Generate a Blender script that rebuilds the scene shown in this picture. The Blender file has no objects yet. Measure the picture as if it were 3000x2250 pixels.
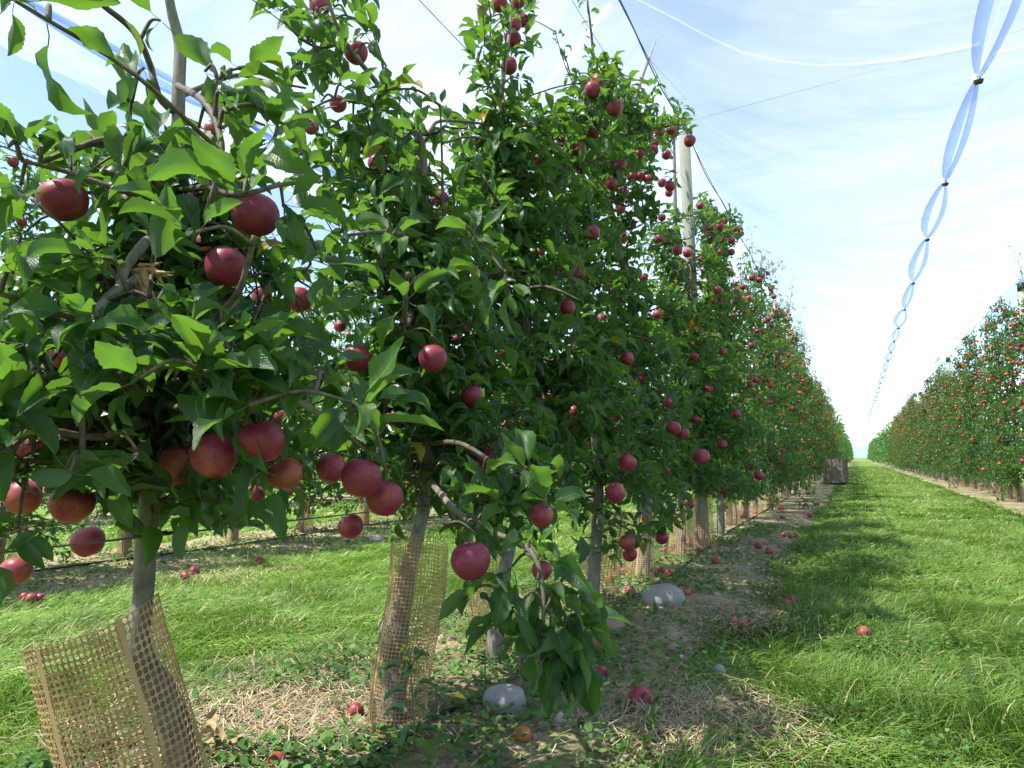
import bpy, math, random
import numpy as np
from mathutils import Matrix, Vector

# ------------------------------------------------------------------ camera, sky, sun, exposure
sc = bpy.context.scene
COL = sc.collection
FPX, CX, CY, HCAM = 2000.0, 1500.0, 1125.0, 0.85          # lens of 24 mm on a 3000 px wide photograph
TH = math.atan(215 / FPX)
PSI = math.atan(1010 / FPX * math.cos(TH))
cam_d = bpy.data.cameras.new('camera'); cam = bpy.data.objects.new('camera', cam_d); COL.objects.link(cam)
cam_d.sensor_width = 36; cam_d.lens = 24; cam_d.clip_start = 0.05; cam_d.clip_end = 12000
cam.location = (0, 0, HCAM); cam.rotation_euler = (math.pi / 2 + TH, 0, PSI)
sc.camera = cam

SUN_EL = math.radians(59)
SUN_AZ = np.array([-0.70, -0.71]); SUN_AZ /= np.linalg.norm(SUN_AZ)
SUN_DIR = Vector((SUN_AZ[0] * math.cos(SUN_EL), SUN_AZ[1] * math.cos(SUN_EL), math.sin(SUN_EL)))

world = bpy.data.worlds.new('World'); sc.world = world; world.use_nodes = True
wn = world.node_tree; wn.nodes.clear()
wout = wn.nodes.new('ShaderNodeOutputWorld'); bg = wn.nodes.new('ShaderNodeBackground'); bg.inputs['Strength'].default_value = 0.135
sky = wn.nodes.new('ShaderNodeTexSky'); sky.sky_type = 'NISHITA'; sky.sun_disc = False
sky.sun_elevation = SUN_EL; sky.sun_rotation = math.atan2(SUN_AZ[0], SUN_AZ[1]); sky.altitude = 50; sky.air_density = 1.0; sky.dust_density = 0.7; sky.ozone_density = 1.0
wtc = wn.nodes.new('ShaderNodeTexCoord'); wmap = wn.nodes.new('ShaderNodeMapping'); wmap.inputs['Scale'].default_value = (1.2, 2.2, 4.5); wmap.inputs['Rotation'].default_value = (0, 0, 0.6)
wno = wn.nodes.new('ShaderNodeTexNoise'); wno.inputs['Scale'].default_value = 1.6; wno.inputs['Detail'].default_value = 7; wno.inputs['Roughness'].default_value = 0.62; wno.inputs['Distortion'].default_value = 0.7
wcr = wn.nodes.new('ShaderNodeValToRGB'); wcr.color_ramp.elements[0].position = 0.47; wcr.color_ramp.elements[1].position = 0.82
wcr.color_ramp.elements[0].color = (0.03, 0.03, 0.03, 1); wcr.color_ramp.elements[1].color = (0.48, 0.48, 0.48, 1)
wmx = wn.nodes.new('ShaderNodeMixRGB'); wmx.inputs['Color2'].default_value = (4.2, 4.75, 5.35, 1)
wn.links.new(wtc.outputs['Generated'], wmap.inputs['Vector']); wn.links.new(wmap.outputs['Vector'], wno.inputs['Vector']); wn.links.new(wno.outputs['Fac'], wcr.inputs['Fac'])
wn.links.new(wcr.outputs['Color'], wmx.inputs['Fac']); wn.links.new(sky.outputs['Color'], wmx.inputs['Color1']); wn.links.new(wmx.outputs['Color'], bg.inputs['Color']); wn.links.new(bg.outputs['Background'], wout.inputs['Surface'])

sun_d = bpy.data.lights.new('sun', 'SUN'); sun = bpy.data.objects.new('sun', sun_d); COL.objects.link(sun)
sun_d.energy = 5.0; sun_d.angle = math.radians(0.53); sun_d.color = (1.0, 0.955, 0.88)
sun.rotation_euler = SUN_DIR.to_track_quat('Z', 'Y').to_euler(); sun.location = (-8, -5, 12)

sc.view_settings.view_transform = 'Standard'; sc.view_settings.look = 'None'; sc.view_settings.gamma = 1; sc.view_settings.use_curve_mapping = False
sc.view_settings.exposure = 1.25
sc.cycles.max_bounces = 7; sc.cycles.diffuse_bounces = 3; sc.cycles.glossy_bounces = 2; sc.cycles.transmission_bounces = 4; sc.cycles.transparent_max_bounces = 12
sc.cycles.use_denoising = True; sc.cycles.caustics_reflective = False; sc.cycles.caustics_refractive = False

# ------------------------------------------------------------------ maths helpers
rnd = random.Random(7); rng = np.random.default_rng(11)
Rv = np.array([math.cos(PSI), math.sin(PSI), 0.0]); Fh = np.array([-math.sin(PSI), math.cos(PSI), 0.0]); UPV = np.array([0, 0, 1.0])
Fv = Fh * math.cos(TH) + UPV * math.sin(TH); Uv = -Fh * math.sin(TH) + UPV * math.cos(TH); CAM = np.array([0, 0, HCAM])
def ray(u, v): return Fv + Rv * (u - CX) / FPX + Uv * (CY - v) / FPX
def at(u, v, d): return CAM + ray(u, v) * d                     # photograph point at a depth in metres
def on_plane(u, v, X): d = ray(u, v); return CAM + d * (X / d[0])
def on_ground(u, v, z=0.0): d = ray(u, v); return CAM + d * ((z - HCAM) / d[2])
def depth(p): return float((np.asarray(p) - CAM) @ Fv)
def proj(p):
    q = np.asarray(p) - CAM; z = q @ Fv
    return CX + FPX * (q @ Rv) / z, CY - FPX * (q @ Uv) / z, z
def unit(v):
    v = np.asarray(v, float); n = np.linalg.norm(v); return v / n if n > 1e-9 else np.array([0, 0, 1.0])
def inside(poly, u, v):
    c = False; j = len(poly) - 1
    for i in range(len(poly)):
        xi, yi = poly[i]; xj, yj = poly[j]
        if (yi > v) != (yj > v) and u < (xj - xi) * (v - yi) / (yj - yi) + xi: c = not c
        j = i
    return c
def inside_np(poly, u, v):
    c = np.zeros(len(u), bool); j = len(poly) - 1
    for i in range(len(poly)):
        xi, yi = poly[i]; xj, yj = poly[j]
        if yi != yj: c ^= ((yi > v) != (yj > v)) & (u < (xj - xi) * (v - yi) / (yj - yi) + xi)
        j = i
    return c
def vnoise(x, y, seed=0):
    x = np.asarray(x, float); y = np.asarray(y, float); xi = np.floor(x); yi = np.floor(y); fx = x - xi; fy = y - yi
    fx = fx * fx * (3 - 2 * fx); fy = fy * fy * (3 - 2 * fy)
    def h(a, b): s = np.sin(a * 127.1 + b * 311.7 + seed * 74.7) * 43758.5453; return s - np.floor(s)
    return (h(xi, yi) * (1 - fx) + h(xi + 1, yi) * fx) * (1 - fy) + (h(xi, yi + 1) * (1 - fx) + h(xi + 1, yi + 1) * fx) * fy
def fbm(x, y, seed=0): return 0.55 * vnoise(x, y, seed) + 0.3 * vnoise(x * 2.1, y * 2.1, seed + 1) + 0.15 * vnoise(x * 4.3, y * 4.3, seed + 2)

ROW = -1.33; ROW2 = -5.35; ROW3 = -9.4; ROWR = 2.72; SEAM = 0.73

# ------------------------------------------------------------------ mesh helpers
def build_mesh(name, V, groups, smooth=True, cols=None, uvs=None, mat_ids=None):
    """groups: list of (n,k) index arrays; cols per vertex (n,3), uvs per vertex (n,2), mat_ids per group"""
    V = np.asarray(V, np.float32); me = bpy.data.meshes.new(name)
    groups = [np.asarray(g, np.int32) for g in groups]
    nl = sum(g.size for g in groups); nf = sum(len(g) for g in groups)
    me.vertices.add(len(V)); me.vertices.foreach_set('co', V.ravel())
    me.loops.add(nl); me.polygons.add(nf)
    li = np.concatenate([g.ravel() for g in groups]); me.loops.foreach_set('vertex_index', li)
    starts = []; o = 0
    for g in groups:
        starts.append(o + np.arange(len(g), dtype=np.int32) * g.shape[1]); o += g.size
    me.polygons.foreach_set('loop_start', np.concatenate(starts))
    if mat_ids is not None:
        me.polygons.foreach_set('material_index', np.concatenate([np.full(len(g), m, np.int32) for g, m in zip(groups, mat_ids)]))
    me.polygons.foreach_set('use_smooth', np.full(nf, smooth, bool))
    if cols is not None:
        a = me.color_attributes.new('tint', 'FLOAT_COLOR', 'POINT'); c4 = np.ones((len(V), 4), np.float32); c4[:, :3] = cols; a.data.foreach_set('color', c4.ravel())
    if uvs is not None:
        uvl = me.uv_layers.new(name='UVMap'); uvl.data.foreach_set('uv', np.asarray(uvs, np.float32)[li].ravel())
    me.update(calc_edges=True); me.validate()
    return me
def obj(name, me, mat=None, parent=None, loc=None):
    o = bpy.data.objects.new(name, me); COL.objects.link(o)
    if mat is not None and me is not None and len(me.materials) == 0:
        for m in (mat if isinstance(mat, (list, tuple)) else [mat]): me.materials.append(m)
    if parent is not None: o.parent = parent
    if loc is not None: o.location = loc
    return o
def tag(o, label=None, cat=None, group=None, kind=None):
    if label: o['label'] = label
    if cat: o['category'] = cat
    if group: o['group'] = group
    if kind: o['kind'] = kind
    return o
def empty(name, loc, label, cat, group=None):
    o = bpy.data.objects.new(name, None); COL.objects.link(o); o.location = loc; o.empty_display_size = 0.1
    return tag(o, label, cat, group)
class MB:
    """collects shapes into one mesh"""
    def __init__(s): s.V = []; s.G = {}; s.n = 0; s.C = []
    def add(s, V, groups, col=(1, 1, 1), mat=0):
        V = np.asarray(V, float); s.V.append(V)
        c = np.asarray(col, float); s.C.append(np.broadcast_to(c, (len(V), 3)))
        for g in groups:
            g = np.asarray(g, np.int64)
            if g.size: s.G.setdefault((g.shape[1], mat), []).append(g + s.n)
        s.n += len(V)
    def tube(s, pts, rad, n=6, cap=True, col=(1, 1, 1), mat=0, rough=0.0):
        V, G = tube(pts, rad, n, cap, rough); s.add(V, G, col, mat)
    def build(s, name, smooth=True, cols=False):
        keys = list(s.G); return build_mesh(name, np.concatenate(s.V), [np.concatenate(s.G[k]) for k in keys], smooth, np.concatenate(s.C) if cols else None, None, [k[1] for k in keys])
def tube(pts, rad, n=6, cap=True, rough=0.0):
    P = np.asarray(pts, float); m = len(P); rad = np.broadcast_to(np.asarray(rad, float), (m,))
    T = np.gradient(P, axis=0); T /= np.linalg.norm(T, axis=1)[:, None] + 1e-12
    ref = np.array([0.3, 0.8, 0.1]) if abs(T[0] @ unit([0.3, 0.8, 0.1])) < 0.9 else np.array([1.0, 0, 0])
    a = np.arange(n) / n * 2 * math.pi; V = np.zeros((m, n, 3)); N = unit(np.cross(T[0], ref))
    for i in range(m):
        N = unit(N - T[i] * (N @ T[i])); B = np.cross(T[i], N)
        rr = rad[i] * (1 + rough * (rng.random(n) - 0.5))
        V[i] = P[i] + (np.cos(a)[:, None] * N + np.sin(a)[:, None] * B) * (rr[:, None] if rough else rad[i])
    V = V.reshape(-1, 3); i = np.arange(m - 1)[:, None] * n; j = np.arange(n)[None]; k = (np.arange(n) + 1) % n
    Q = np.stack([i + j, i + k[None], i + n + k[None], i + n + j], -1).reshape(-1, 4); G = [Q]
    if cap:
        V = np.vstack([V, P[0], P[-1]]); c0 = m * n
        G.append(np.stack([np.full(n, c0), k, np.arange(n)], -1)); G.append(np.stack([np.full(n, c0 + 1), (m - 1) * n + np.arange(n), (m - 1) * n + k], -1))
    return V, G
def spline(pts, k=4):
    P = np.asarray(pts, float)
    if len(P) < 3: return np.array([P[0] + (P[-1] - P[0]) * t for t in np.linspace(0, 1, k + 1)])
    E = np.vstack([2 * P[0] - P[1], P, 2 * P[-1] - P[-2]]); out = []
    for i in range(1, len(E) - 2):
        p0, p1, p2, p3 = E[i - 1], E[i], E[i + 1], E[i + 2]
        for t in np.arange(k) / k:
            out.append(0.5 * (2 * p1 + (p2 - p0) * t + (2 * p0 - 5 * p1 + 4 * p2 - p3) * t * t + (3 * p1 - p0 - 3 * p2 + p3) * t ** 3))
    out.append(P[-1]); return np.array(out)
def box(lo, hi):
    x0, y0, z0 = lo; x1, y1, z1 = hi
    V = [(x0, y0, z0), (x1, y0, z0), (x1, y1, z0), (x0, y1, z0), (x0, y0, z1), (x1, y0, z1), (x1, y1, z1), (x0, y1, z1)]
    return V, [[(0, 3, 2, 1), (4, 5, 6, 7), (0, 1, 5, 4), (1, 2, 6, 5), (2, 3, 7, 6), (3, 0, 4, 7)]]

# ------------------------------------------------------------------ materials
class NT:
    def __init__(s, name):
        s.m = bpy.data.materials.new(name); s.m.use_nodes = True; s.t = s.m.node_tree; s.t.nodes.clear(); s.out = s.n('OutputMaterial')
    def n(s, kind, **kw):
        nd = s.t.nodes.new('ShaderNode' + kind)
        for k, v in kw.items():
            if k in nd.inputs: nd.inputs[k].default_value = v
            else: setattr(nd, k, v)
        return nd
    def l(s, a, b): s.t.links.new(a, b)
    def noise(s, scale, detail=4, rough=0.55, vec=None, dist=0.0):
        nd = s.n('TexNoise', Scale=scale, Detail=detail, Roughness=rough, Distortion=dist)
        if vec is not None: s.l(vec, nd.inputs['Vector'])
        return nd.outputs['Fac']
    def ramp(s, fac, stops):
        nd = s.n('ValToRGB'); cr = nd.color_ramp
        while len(cr.elements) < len(stops): cr.elements.new(0.5)
        for e, (p, c) in zip(cr.elements, stops): e.position = p; e.color = (*c, 1) if len(c) == 3 else c
        s.l(fac, nd.inputs['Fac']); return nd.outputs['Color']
    def mix(s, fac, a, b, mode='MIX'):
        nd = s.n('MixRGB', blend_type=mode)
        for sock, val in (('Fac', fac), ('Color1', a), ('Color2', b)):
            if hasattr(val, 'is_output'): s.l(val, nd.inputs[sock])
            else: nd.inputs[sock].default_value = val if not isinstance(val, tuple) else (*val, 1)[:4]
        return nd.outputs['Color']
    def math(s, op, a, b=0.0, clamp=False):
        nd = s.n('Math', operation=op, use_clamp=clamp)
        for i, val in enumerate((a, b)):
            if hasattr(val, 'is_output'): s.l(val, nd.inputs[i])
            else: nd.inputs[i].default_value = val
        return nd.outputs[0]
    def bsdf(s, col, rough=0.6, spec=0.4, bump=None, bump_s=0.3, bump_d=0.01, out=True, **kw):
        nd = s.n('BsdfPrincipled')
        if hasattr(col, 'is_output'): s.l(col, nd.inputs['Base Color'])
        else: nd.inputs['Base Color'].default_value = (*col, 1)
        if hasattr(rough, 'is_output'): s.l(rough, nd.inputs['Roughness'])
        else: nd.inputs['Roughness'].default_value = rough
        nd.inputs['Specular IOR Level'].default_value = spec
        for k, v in kw.items(): nd.inputs[k].default_value = v
        if bump is not None:
            b = s.n('Bump', Strength=bump_s, Distance=bump_d); s.l(bump, b.inputs['Height']); s.l(b.outputs[0], nd.inputs['Normal'])
        if out: s.l(nd.outputs[0], s.out.inputs['Surface'])
        return nd

def leaf_material(name, near):
    t = NT(name); geo = t.n('NewGeometry'); info = t.n('ObjectInfo')
    if near:
        r = info.outputs['Random']; yel = t.math('GREATER_THAN', t.math('FRACT', t.math('MULTIPLY', r, 37.0)), 0.99)
    else:
        a = t.n('Attribute', attribute_name='tint'); sep = t.n('SeparateColor'); t.l(a.outputs['Color'], sep.inputs[0]); r = sep.outputs[0]; yel = sep.outputs[1]
    top = t.ramp(r, [(0.0, (0.011, 0.046, 0.018)), (0.4, (0.020, 0.072, 0.019)), (0.75, (0.042, 0.114, 0.022)), (1.0, (0.085, 0.155, 0.028))])
    top = t.mix(yel, top, (0.30, 0.19, 0.02))
    spots = t.noise(55, 2, 0.5, t.n('TexCoord').outputs['Object'] if near else geo.outputs['Position'])
    top = t.mix(t.math('MULTIPLY', t.math('SUBTRACT', spots, 0.5), 0.9, True), top, (0.09, 0.14, 0.025))
    if near:
        uv = t.n('UVMap', uv_map='UVMap'); sx = t.n('SeparateXYZ'); t.l(uv.outputs[0], sx.inputs[0])
        w = t.math('ABSOLUTE', t.math('SUBTRACT', sx.outputs[1], 0.5))
        rib = t.math('LESS_THAN', w, 0.022)
        vein = t.n('TexWave', Scale=5.5, Distortion=0.6); vein.wave_type = 'BANDS'; vein.bands_direction = 'X'
        cmb = t.n('CombineXYZ'); t.l(t.math('SUBTRACT', sx.outputs[0], t.math('MULTIPLY', w, 0.55)), cmb.inputs[0]); t.l(cmb.outputs[0], vein.inputs['Vector'])
        vf = t.math('POWER', vein.outputs['Fac'], 9.0)
        top = t.mix(t.math('MULTIPLY', vf, 0.28), top, (0.11, 0.20, 0.05)); top = t.mix(t.math('MULTIPLY', rib, 0.6), top, (0.17, 0.25, 0.08))
        blotch = t.math('GREATER_THAN', t.noise(26, 2, 0.5, t.n('TexCoord').outputs['Object']), 0.735)
        top = t.mix(blotch, top, (0.22, 0.075, 0.02)); bump = t.math('SUBTRACT', t.math('MULTIPLY', spots, 0.5), t.math('MULTIPLY', vf, 0.6))
    else: bump = None
    under = t.mix(0.62, top, (0.13, 0.19, 0.115))
    col = t.mix(geo.outputs['Backfacing'], top, under)
    rough = t.math('ADD', t.math('MULTIPLY', geo.outputs['Backfacing'], 0.32), 0.33)
    b = t.bsdf(col, rough, 0.42, bump, 0.35, 0.004, out=False)
    tr = t.n('BsdfTranslucent'); t.l(t.mix(0.80, top, (0.150, 0.325, 0.022)), tr.inputs['Color'])
    mx = t.n('MixShader', Fac=0.45); t.l(b.outputs[0], mx.inputs[1]); t.l(tr.outputs[0], mx.inputs[2]); t.l(mx.outputs[0], t.out.inputs['Surface'])
    return t.m
M = {}
M['leaf'] = leaf_material('apple_leaf', True); M['leaf_fill'] = leaf_material('apple_foliage', False)

t = NT('bark'); pos = t.n('TexCoord').outputs['Object']
mp = t.n('Mapping'); mp.inputs['Scale'].default_value = (1, 1, 0.35); t.l(pos, mp.inputs[0])
n1 = t.noise(38, 6, 0.65, mp.outputs[0]); n2 = t.noise(9, 4, 0.6, pos)
c = t.ramp(n1, [(0.25, (0.07, 0.058, 0.045)), (0.5, (0.17, 0.15, 0.12)), (0.75, (0.30, 0.275, 0.235))])
c = t.mix(t.math('MULTIPLY', t.math('SUBTRACT', n2, 0.45), 1.6, True), c, (0.21, 0.22, 0.16)); t.bsdf(c, 0.75, 0.25, n1, 0.6, 0.006); M['bark'] = t.m
t = NT('twig_bark'); n1 = t.noise(60, 4, 0.6, t.n('TexCoord').outputs['Object'])
t.bsdf(t.ramp(n1, [(0.3, (0.05, 0.035, 0.026)), (0.7, (0.15, 0.12, 0.085))]), 0.7, 0.3, n1, 0.4, 0.003); M['twig'] = t.m
t = NT('broken_wood'); n1 = t.noise(70, 4, 0.6, t.n('TexCoord').outputs['Object'])
t.bsdf(t.ramp(n1, [(0.3, (0.26, 0.13, 0.05)), (0.7, (0.55, 0.38, 0.19))]), 0.7, 0.3, n1, 0.5, 0.003); M['broken'] = t.m

t = NT('apple_skin'); tc = t.n('TexCoord').outputs['Object']; info = t.n('ObjectInfo')
mp = t.n('Mapping'); mp.inputs['Scale'].default_value = (1, 1, 0.10); t.l(tc, mp.inputs[0])
streak = t.noise(30, 4, 0.6, mp.outputs[0]); blot = t.noise(1.6, 2, 0.5, tc)
red = t.mix(streak, (0.105, 0.003, 0.024), (0.31, 0.013, 0.045)); oc = info.outputs['Color']; so = t.n('SeparateColor'); t.l(oc, so.inputs[0])
blush = t.math('ADD', t.math('MULTIPLY', t.math('SUBTRACT', blot, 0.55), 1.2), t.math('ADD', so.outputs[0], t.math('MULTIPLY', t.math('SUBTRACT', streak, 0.5), 0.55)), True)
c = t.mix(blush, red, (0.46, 0.16, 0.025)); c = t.mix(t.math('MULTIPLY', so.outputs[1], 0.75), c, (0.13, 0.006, 0.035))
dots = t.n('TexVoronoi', Scale=17.0); t.l(tc, dots.inputs['Vector']); c = t.mix(t.math('MULTIPLY', t.math('LESS_THAN', dots.outputs['Distance'], 0.13), 0.35), c, (0.62, 0.40, 0.26))
dust = t.noise(5, 5, 0.7, tc); c = t.mix(t.math('MULTIPLY', dust, 0.08), c, (0.60, 0.42, 0.50))
t.bsdf(c, t.math('ADD', 0.30, t.math('MULTIPLY', dust, 0.22)), 0.30, dust, 0.08, 0.004); M['apple'] = t.m
t = NT('apple_skin_far'); a = t.n('Attribute', attribute_name='tint'); t.bsdf(a.outputs['Color'], 0.4, 0.4); M['apple_far'] = t.m
t = NT('calyx_brown'); t.bsdf((0.10, 0.065, 0.03), 0.8, 0.2); M['calyx'] = t.m

t = NT('guard_plastic'); n1 = t.noise(11, 6, 0.7, t.n('TexCoord').outputs['Object'])
b = t.bsdf(t.ramp(n1, [(0.3, (0.27, 0.16, 0.075)), (0.62, (0.60, 0.40, 0.20))]), 0.5, 0.4, out=False)
tr = t.n('BsdfTranslucent'); tr.inputs[0].default_value = (0.50, 0.30, 0.13, 1); mx = t.n('MixShader', Fac=0.2); t.l(b.outputs[0], mx.inputs[1]); t.l(tr.outputs[0], mx.inputs[2]); t.l(mx.outputs[0], t.out.inputs['Surface']); M['guard'] = t.m
t = NT('guard_strip'); t.bsdf((0.44, 0.28, 0.14), 0.5, 0.35); M['strip'] = t.m

t = NT('soil'); P = t.n('NewGeometry').outputs['Position']
n1 = t.noise(2.2, 6, 0.65, P); n2 = t.noise(34, 6, 0.7, P); n3 = t.noise(7.5, 5, 0.6, P, 0.6)
c = t.ramp(n2, [(0.28, (0.13, 0.092, 0.055)), (0.5, (0.28, 0.215, 0.14)), (0.72, (0.46, 0.38, 0.27))])
c = t.mix(t.ramp(n3, [(0.50, (0, 0, 0)), (0.66, (0.8, 0.8, 0.8))]), c, (0.42, 0.31, 0.15))
c = t.mix(t.ramp(n1, [(0.42, (0, 0, 0)), (0.62, (0.75, 0.75, 0.75))]), c, t.mix(n2, (0.035, 0.065, 0.018), (0.11, 0.17, 0.045)))
t.bsdf(c, 0.95, 0.1, n2, 0.9, 0.02); M['soil'] = t.m
t = NT('meadow_soil'); P = t.n('NewGeometry').outputs['Position']; n1 = t.noise(0.9, 5, 0.6, P); n2 = t.noise(22, 6, 0.7, P)
mp = t.n('Mapping'); mp.inputs['Scale'].default_value = (1, 0.25, 1); t.l(P, mp.inputs[0]); n3 = t.noise(60, 3, 0.7, mp.outputs[0])
c = t.mix(n1, t.mix(n2, (0.05, 0.10, 0.014), (0.16, 0.25, 0.04)), t.mix(n3, (0.07, 0.13, 0.02), (0.21, 0.27, 0.07)))
t.bsdf(c, 0.9, 0.15, n2, 0.9, 0.03); M['meadow'] = t.m
t = NT('grass_blade'); a = t.n('Attribute', attribute_name='tint'); b = t.bsdf(a.outputs['Color'], 0.55, 0.22, out=False)
tr = t.n('BsdfTranslucent'); t.l(t.mix(0.5, a.outputs['Color'], (0.20, 0.34, 0.03)), tr.inputs[0]); mx = t.n('MixShader', Fac=0.35); t.l(b.outputs[0], mx.inputs[1]); t.l(tr.outputs[0], mx.inputs[2]); t.l(mx.outputs[0], t.out.inputs['Surface']); M['grass'] = t.m
t = NT('dry_litter'); a = t.n('Attribute', attribute_name='tint'); t.bsdf(a.outputs['Color'], 0.8, 0.2); M['litter'] = t.m
t = NT('stone'); tc = t.n('TexCoord').outputs['Object']; n1 = t.noise(75, 7, 0.75, tc); n2 = t.noise(16, 4, 0.6, tc)
t.bsdf(t.mix(n2, t.mix(n1, (0.11, 0.105, 0.095), (0.38, 0.365, 0.335)), t.mix(n1, (0.20, 0.19, 0.17), (0.42, 0.40, 0.37))), 0.85, 0.25, n1, 0.5, 0.01); M['stone'] = t.m
t = NT('clod'); n1 = t.noise(18, 6, 0.7, t.n('TexCoord').outputs['Object']); t.bsdf(t.mix(n1, (0.15, 0.11, 0.07), (0.36, 0.29, 0.19)), 0.95, 0.1, n1, 0.8, 0.02); M['clod'] = t.m
t = NT('post_wood'); tc = t.n('TexCoord').outputs['Object']; mp = t.n('Mapping'); mp.inputs['Scale'].default_value = (14, 14, 0.7); t.l(tc, mp.inputs[0]); n1 = t.noise(3, 6, 0.65, mp.outputs[0]); n2 = t.noise(1.5, 3, 0.5, tc)
t.bsdf(t.mix(n2, t.mix(n1, (0.15, 0.155, 0.13), (0.27, 0.28, 0.24)), t.mix(n1, (0.16, 0.175, 0.14), (0.30, 0.32, 0.27))), 0.85, 0.2, n1, 0.5, 0.008); M['post'] = t.m
t = NT('bin_wood'); tc = t.n('TexCoord').outputs['Object']; mp = t.n('Mapping'); mp.inputs['Scale'].default_value = (9, 9, 1.2); t.l(tc, mp.inputs[0]); n1 = t.noise(4, 6, 0.7, mp.outputs[0])
t.bsdf(t.mix(n1, (0.10, 0.078, 0.062), (0.30, 0.255, 0.215)), 0.9, 0.15, n1, 0.5, 0.008); M['bin'] = t.m
t = NT('wire_steel'); t.bsdf((0.10, 0.105, 0.11), 0.45, 0.5, Metallic=0.6); M['wire'] = t.m
t = NT('black_plastic'); t.bsdf((0.018, 0.018, 0.020), 0.45, 0.4); M['black'] = t.m
t = NT('white_plastic'); t.bsdf((0.78, 0.79, 0.80), 0.45, 0.4); M['white'] = t.m
t = NT('navy_rope'); t.bsdf((0.075, 0.12, 0.30), 0.7, 0.2); M['rope'] = t.m
t = NT('net_cord'); t.bsdf((0.72, 0.76, 0.82), 0.7, 0.2); M['cord'] = t.m

def net_material(name, base, amt, streak, tint):
    t = NT(name); P = t.n('NewGeometry').outputs['Position']
    mp = t.n('Mapping'); mp.inputs['Scale'].default_value = (0.28, 1.0, 0.28); mp.inputs['Rotation'].default_value = (0, 0, 0.10); t.l(P, mp.inputs[0])
    n1 = t.noise(1.5, 3, 0.5, mp.outputs[0], 0.3); n2 = t.noise(7.0, 3, 0.6, mp.outputs[0], 0.2)
    f = t.math('ADD', amt, t.math('MULTIPLY', t.math('SUBTRACT', t.math('ADD', t.math('MULTIPLY', n1, 0.6), t.math('MULTIPLY', n2, 0.4)), 0.5), streak), True)
    d = t.n('BsdfDiffuse'); d.inputs[0].default_value = (*base, 1); tl = t.n('BsdfTranslucent'); tl.inputs[0].default_value = (*base, 1)
    m1 = t.n('MixShader', Fac=0.5); t.l(d.outputs[0], m1.inputs[1]); t.l(tl.outputs[0], m1.inputs[2])
    tp = t.n('BsdfTransparent'); tp.inputs[0].default_value = (*tint, 1); m2 = t.n('MixShader'); t.l(f, m2.inputs[0]); t.l(tp.outputs[0], m2.inputs[1]); t.l(m1.outputs[0], m2.inputs[2]); t.l(m2.outputs[0], t.out.inputs['Surface'])
    return t.m
M['net'] = net_material('hail_net_mesh', (0.88, 0.90, 0.93), 0.24, 0.55, (1, 1, 1))
M['fold'] = net_material('net_fold_mesh', (0.93, 0.94, 0.96), 0.34, 0.4, (1, 1, 1))
M['ribbon'] = net_material('net_hem', (0.17, 0.27, 0.58), 0.58, 0.25, (0.80, 0.88, 1.0))

# ------------------------------------------------------------------ ground
def grid(xs, ys, zf):
    X, Y = np.meshgrid(xs, ys); V = np.stack([X, Y, zf(X, Y)], -1).reshape(-1, 3); nx = len(xs); ny = len(ys)
    i = np.arange(ny - 1)[:, None] * nx + np.arange(nx - 1)[None]; Q = np.stack([i, i + 1, i + nx + 1, i + nx], -1).reshape(-1, 4); return V, Q
V, Q = grid(np.array([-3000, -400, -60, -12, 0, 12, 60, 400, 3000.0]), np.array([-300, -20, 0, 30, 90, 300, 900, 4000.0]), lambda x, y: x * 0 - 0.004)
tag(obj('ground', build_mesh('ground', V, [Q]), M['meadow']), kind='structure')
def strip(x0, x1, y0, ynear, yfar, seed):
    nx = int((x1 - x0) / 0.03); s = np.linspace(0, 1, nx); ys = np.concatenate([np.arange(y0, ynear, 0.03), np.geomspace(max(ynear, 1), yfar, 70)])
    S, Y = np.meshgrid(s, ys); e0 = x0 + 0.22 * (fbm(Y * 1.3, Y * 0 + 3, seed) - 0.5) * 2; e1 = x1 + 0.22 * (fbm(Y * 1.3, Y * 0 + 9, seed + 5) - 0.5) * 2
    X = e0 + (e1 - e0) * S; edge = np.clip(np.minimum(S, 1 - S) * 8, 0, 1)
    Z = edge * (0.012 + 0.035 * fbm(X * 3, Y * 3, seed) + 0.014 * fbm(X * 17, Y * 17, seed + 3)) + 0.002
    V = np.stack([X, Y, Z], -1).reshape(-1, 3); i = np.arange(len(ys) - 1)[:, None] * nx + np.arange(nx - 1)[None]
    tag(obj('soil_strip', build_mesh('soil_strip', V, [np.stack([i, i + 1, i + nx + 1, i + nx], -1).reshape(-1, 4)]), M['soil']), kind='structure')
strip(-1.95, -0.54, 0.2, 8.0, 160, 1); strip(-6.15, -4.4, 0.5, 6.0, 160, 2); strip(-10.2, -8.6, 1.0, 2.0, 160, 3); strip(2.0, 3.5, 5.0, 6.0, 160, 4)
def soil_z(x, y): return 0.03
xs = np.linspace(-2600, 2600, 60); P = [(x, 3800 + 500 * math.sin(x * 0.0011), 0) for x in xs]; T = [(x, 3800 + 500 * math.sin(x * 0.0011) + 400, 70 + 95 * float(fbm(x * 0.0016 + 3, 0.5, 4))) for x in xs]
t = NT('far_hill'); t.bsdf((0.20, 0.30, 0.42), 0.95, 0.1); i = np.arange(59)  # blue distance haze is put into the hill's base colour
tag(obj('hills', build_mesh('hills', np.array(P + T), [np.stack([i, i + 1, i + 61, i + 60], -1)]), t.m), kind='structure')

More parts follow.
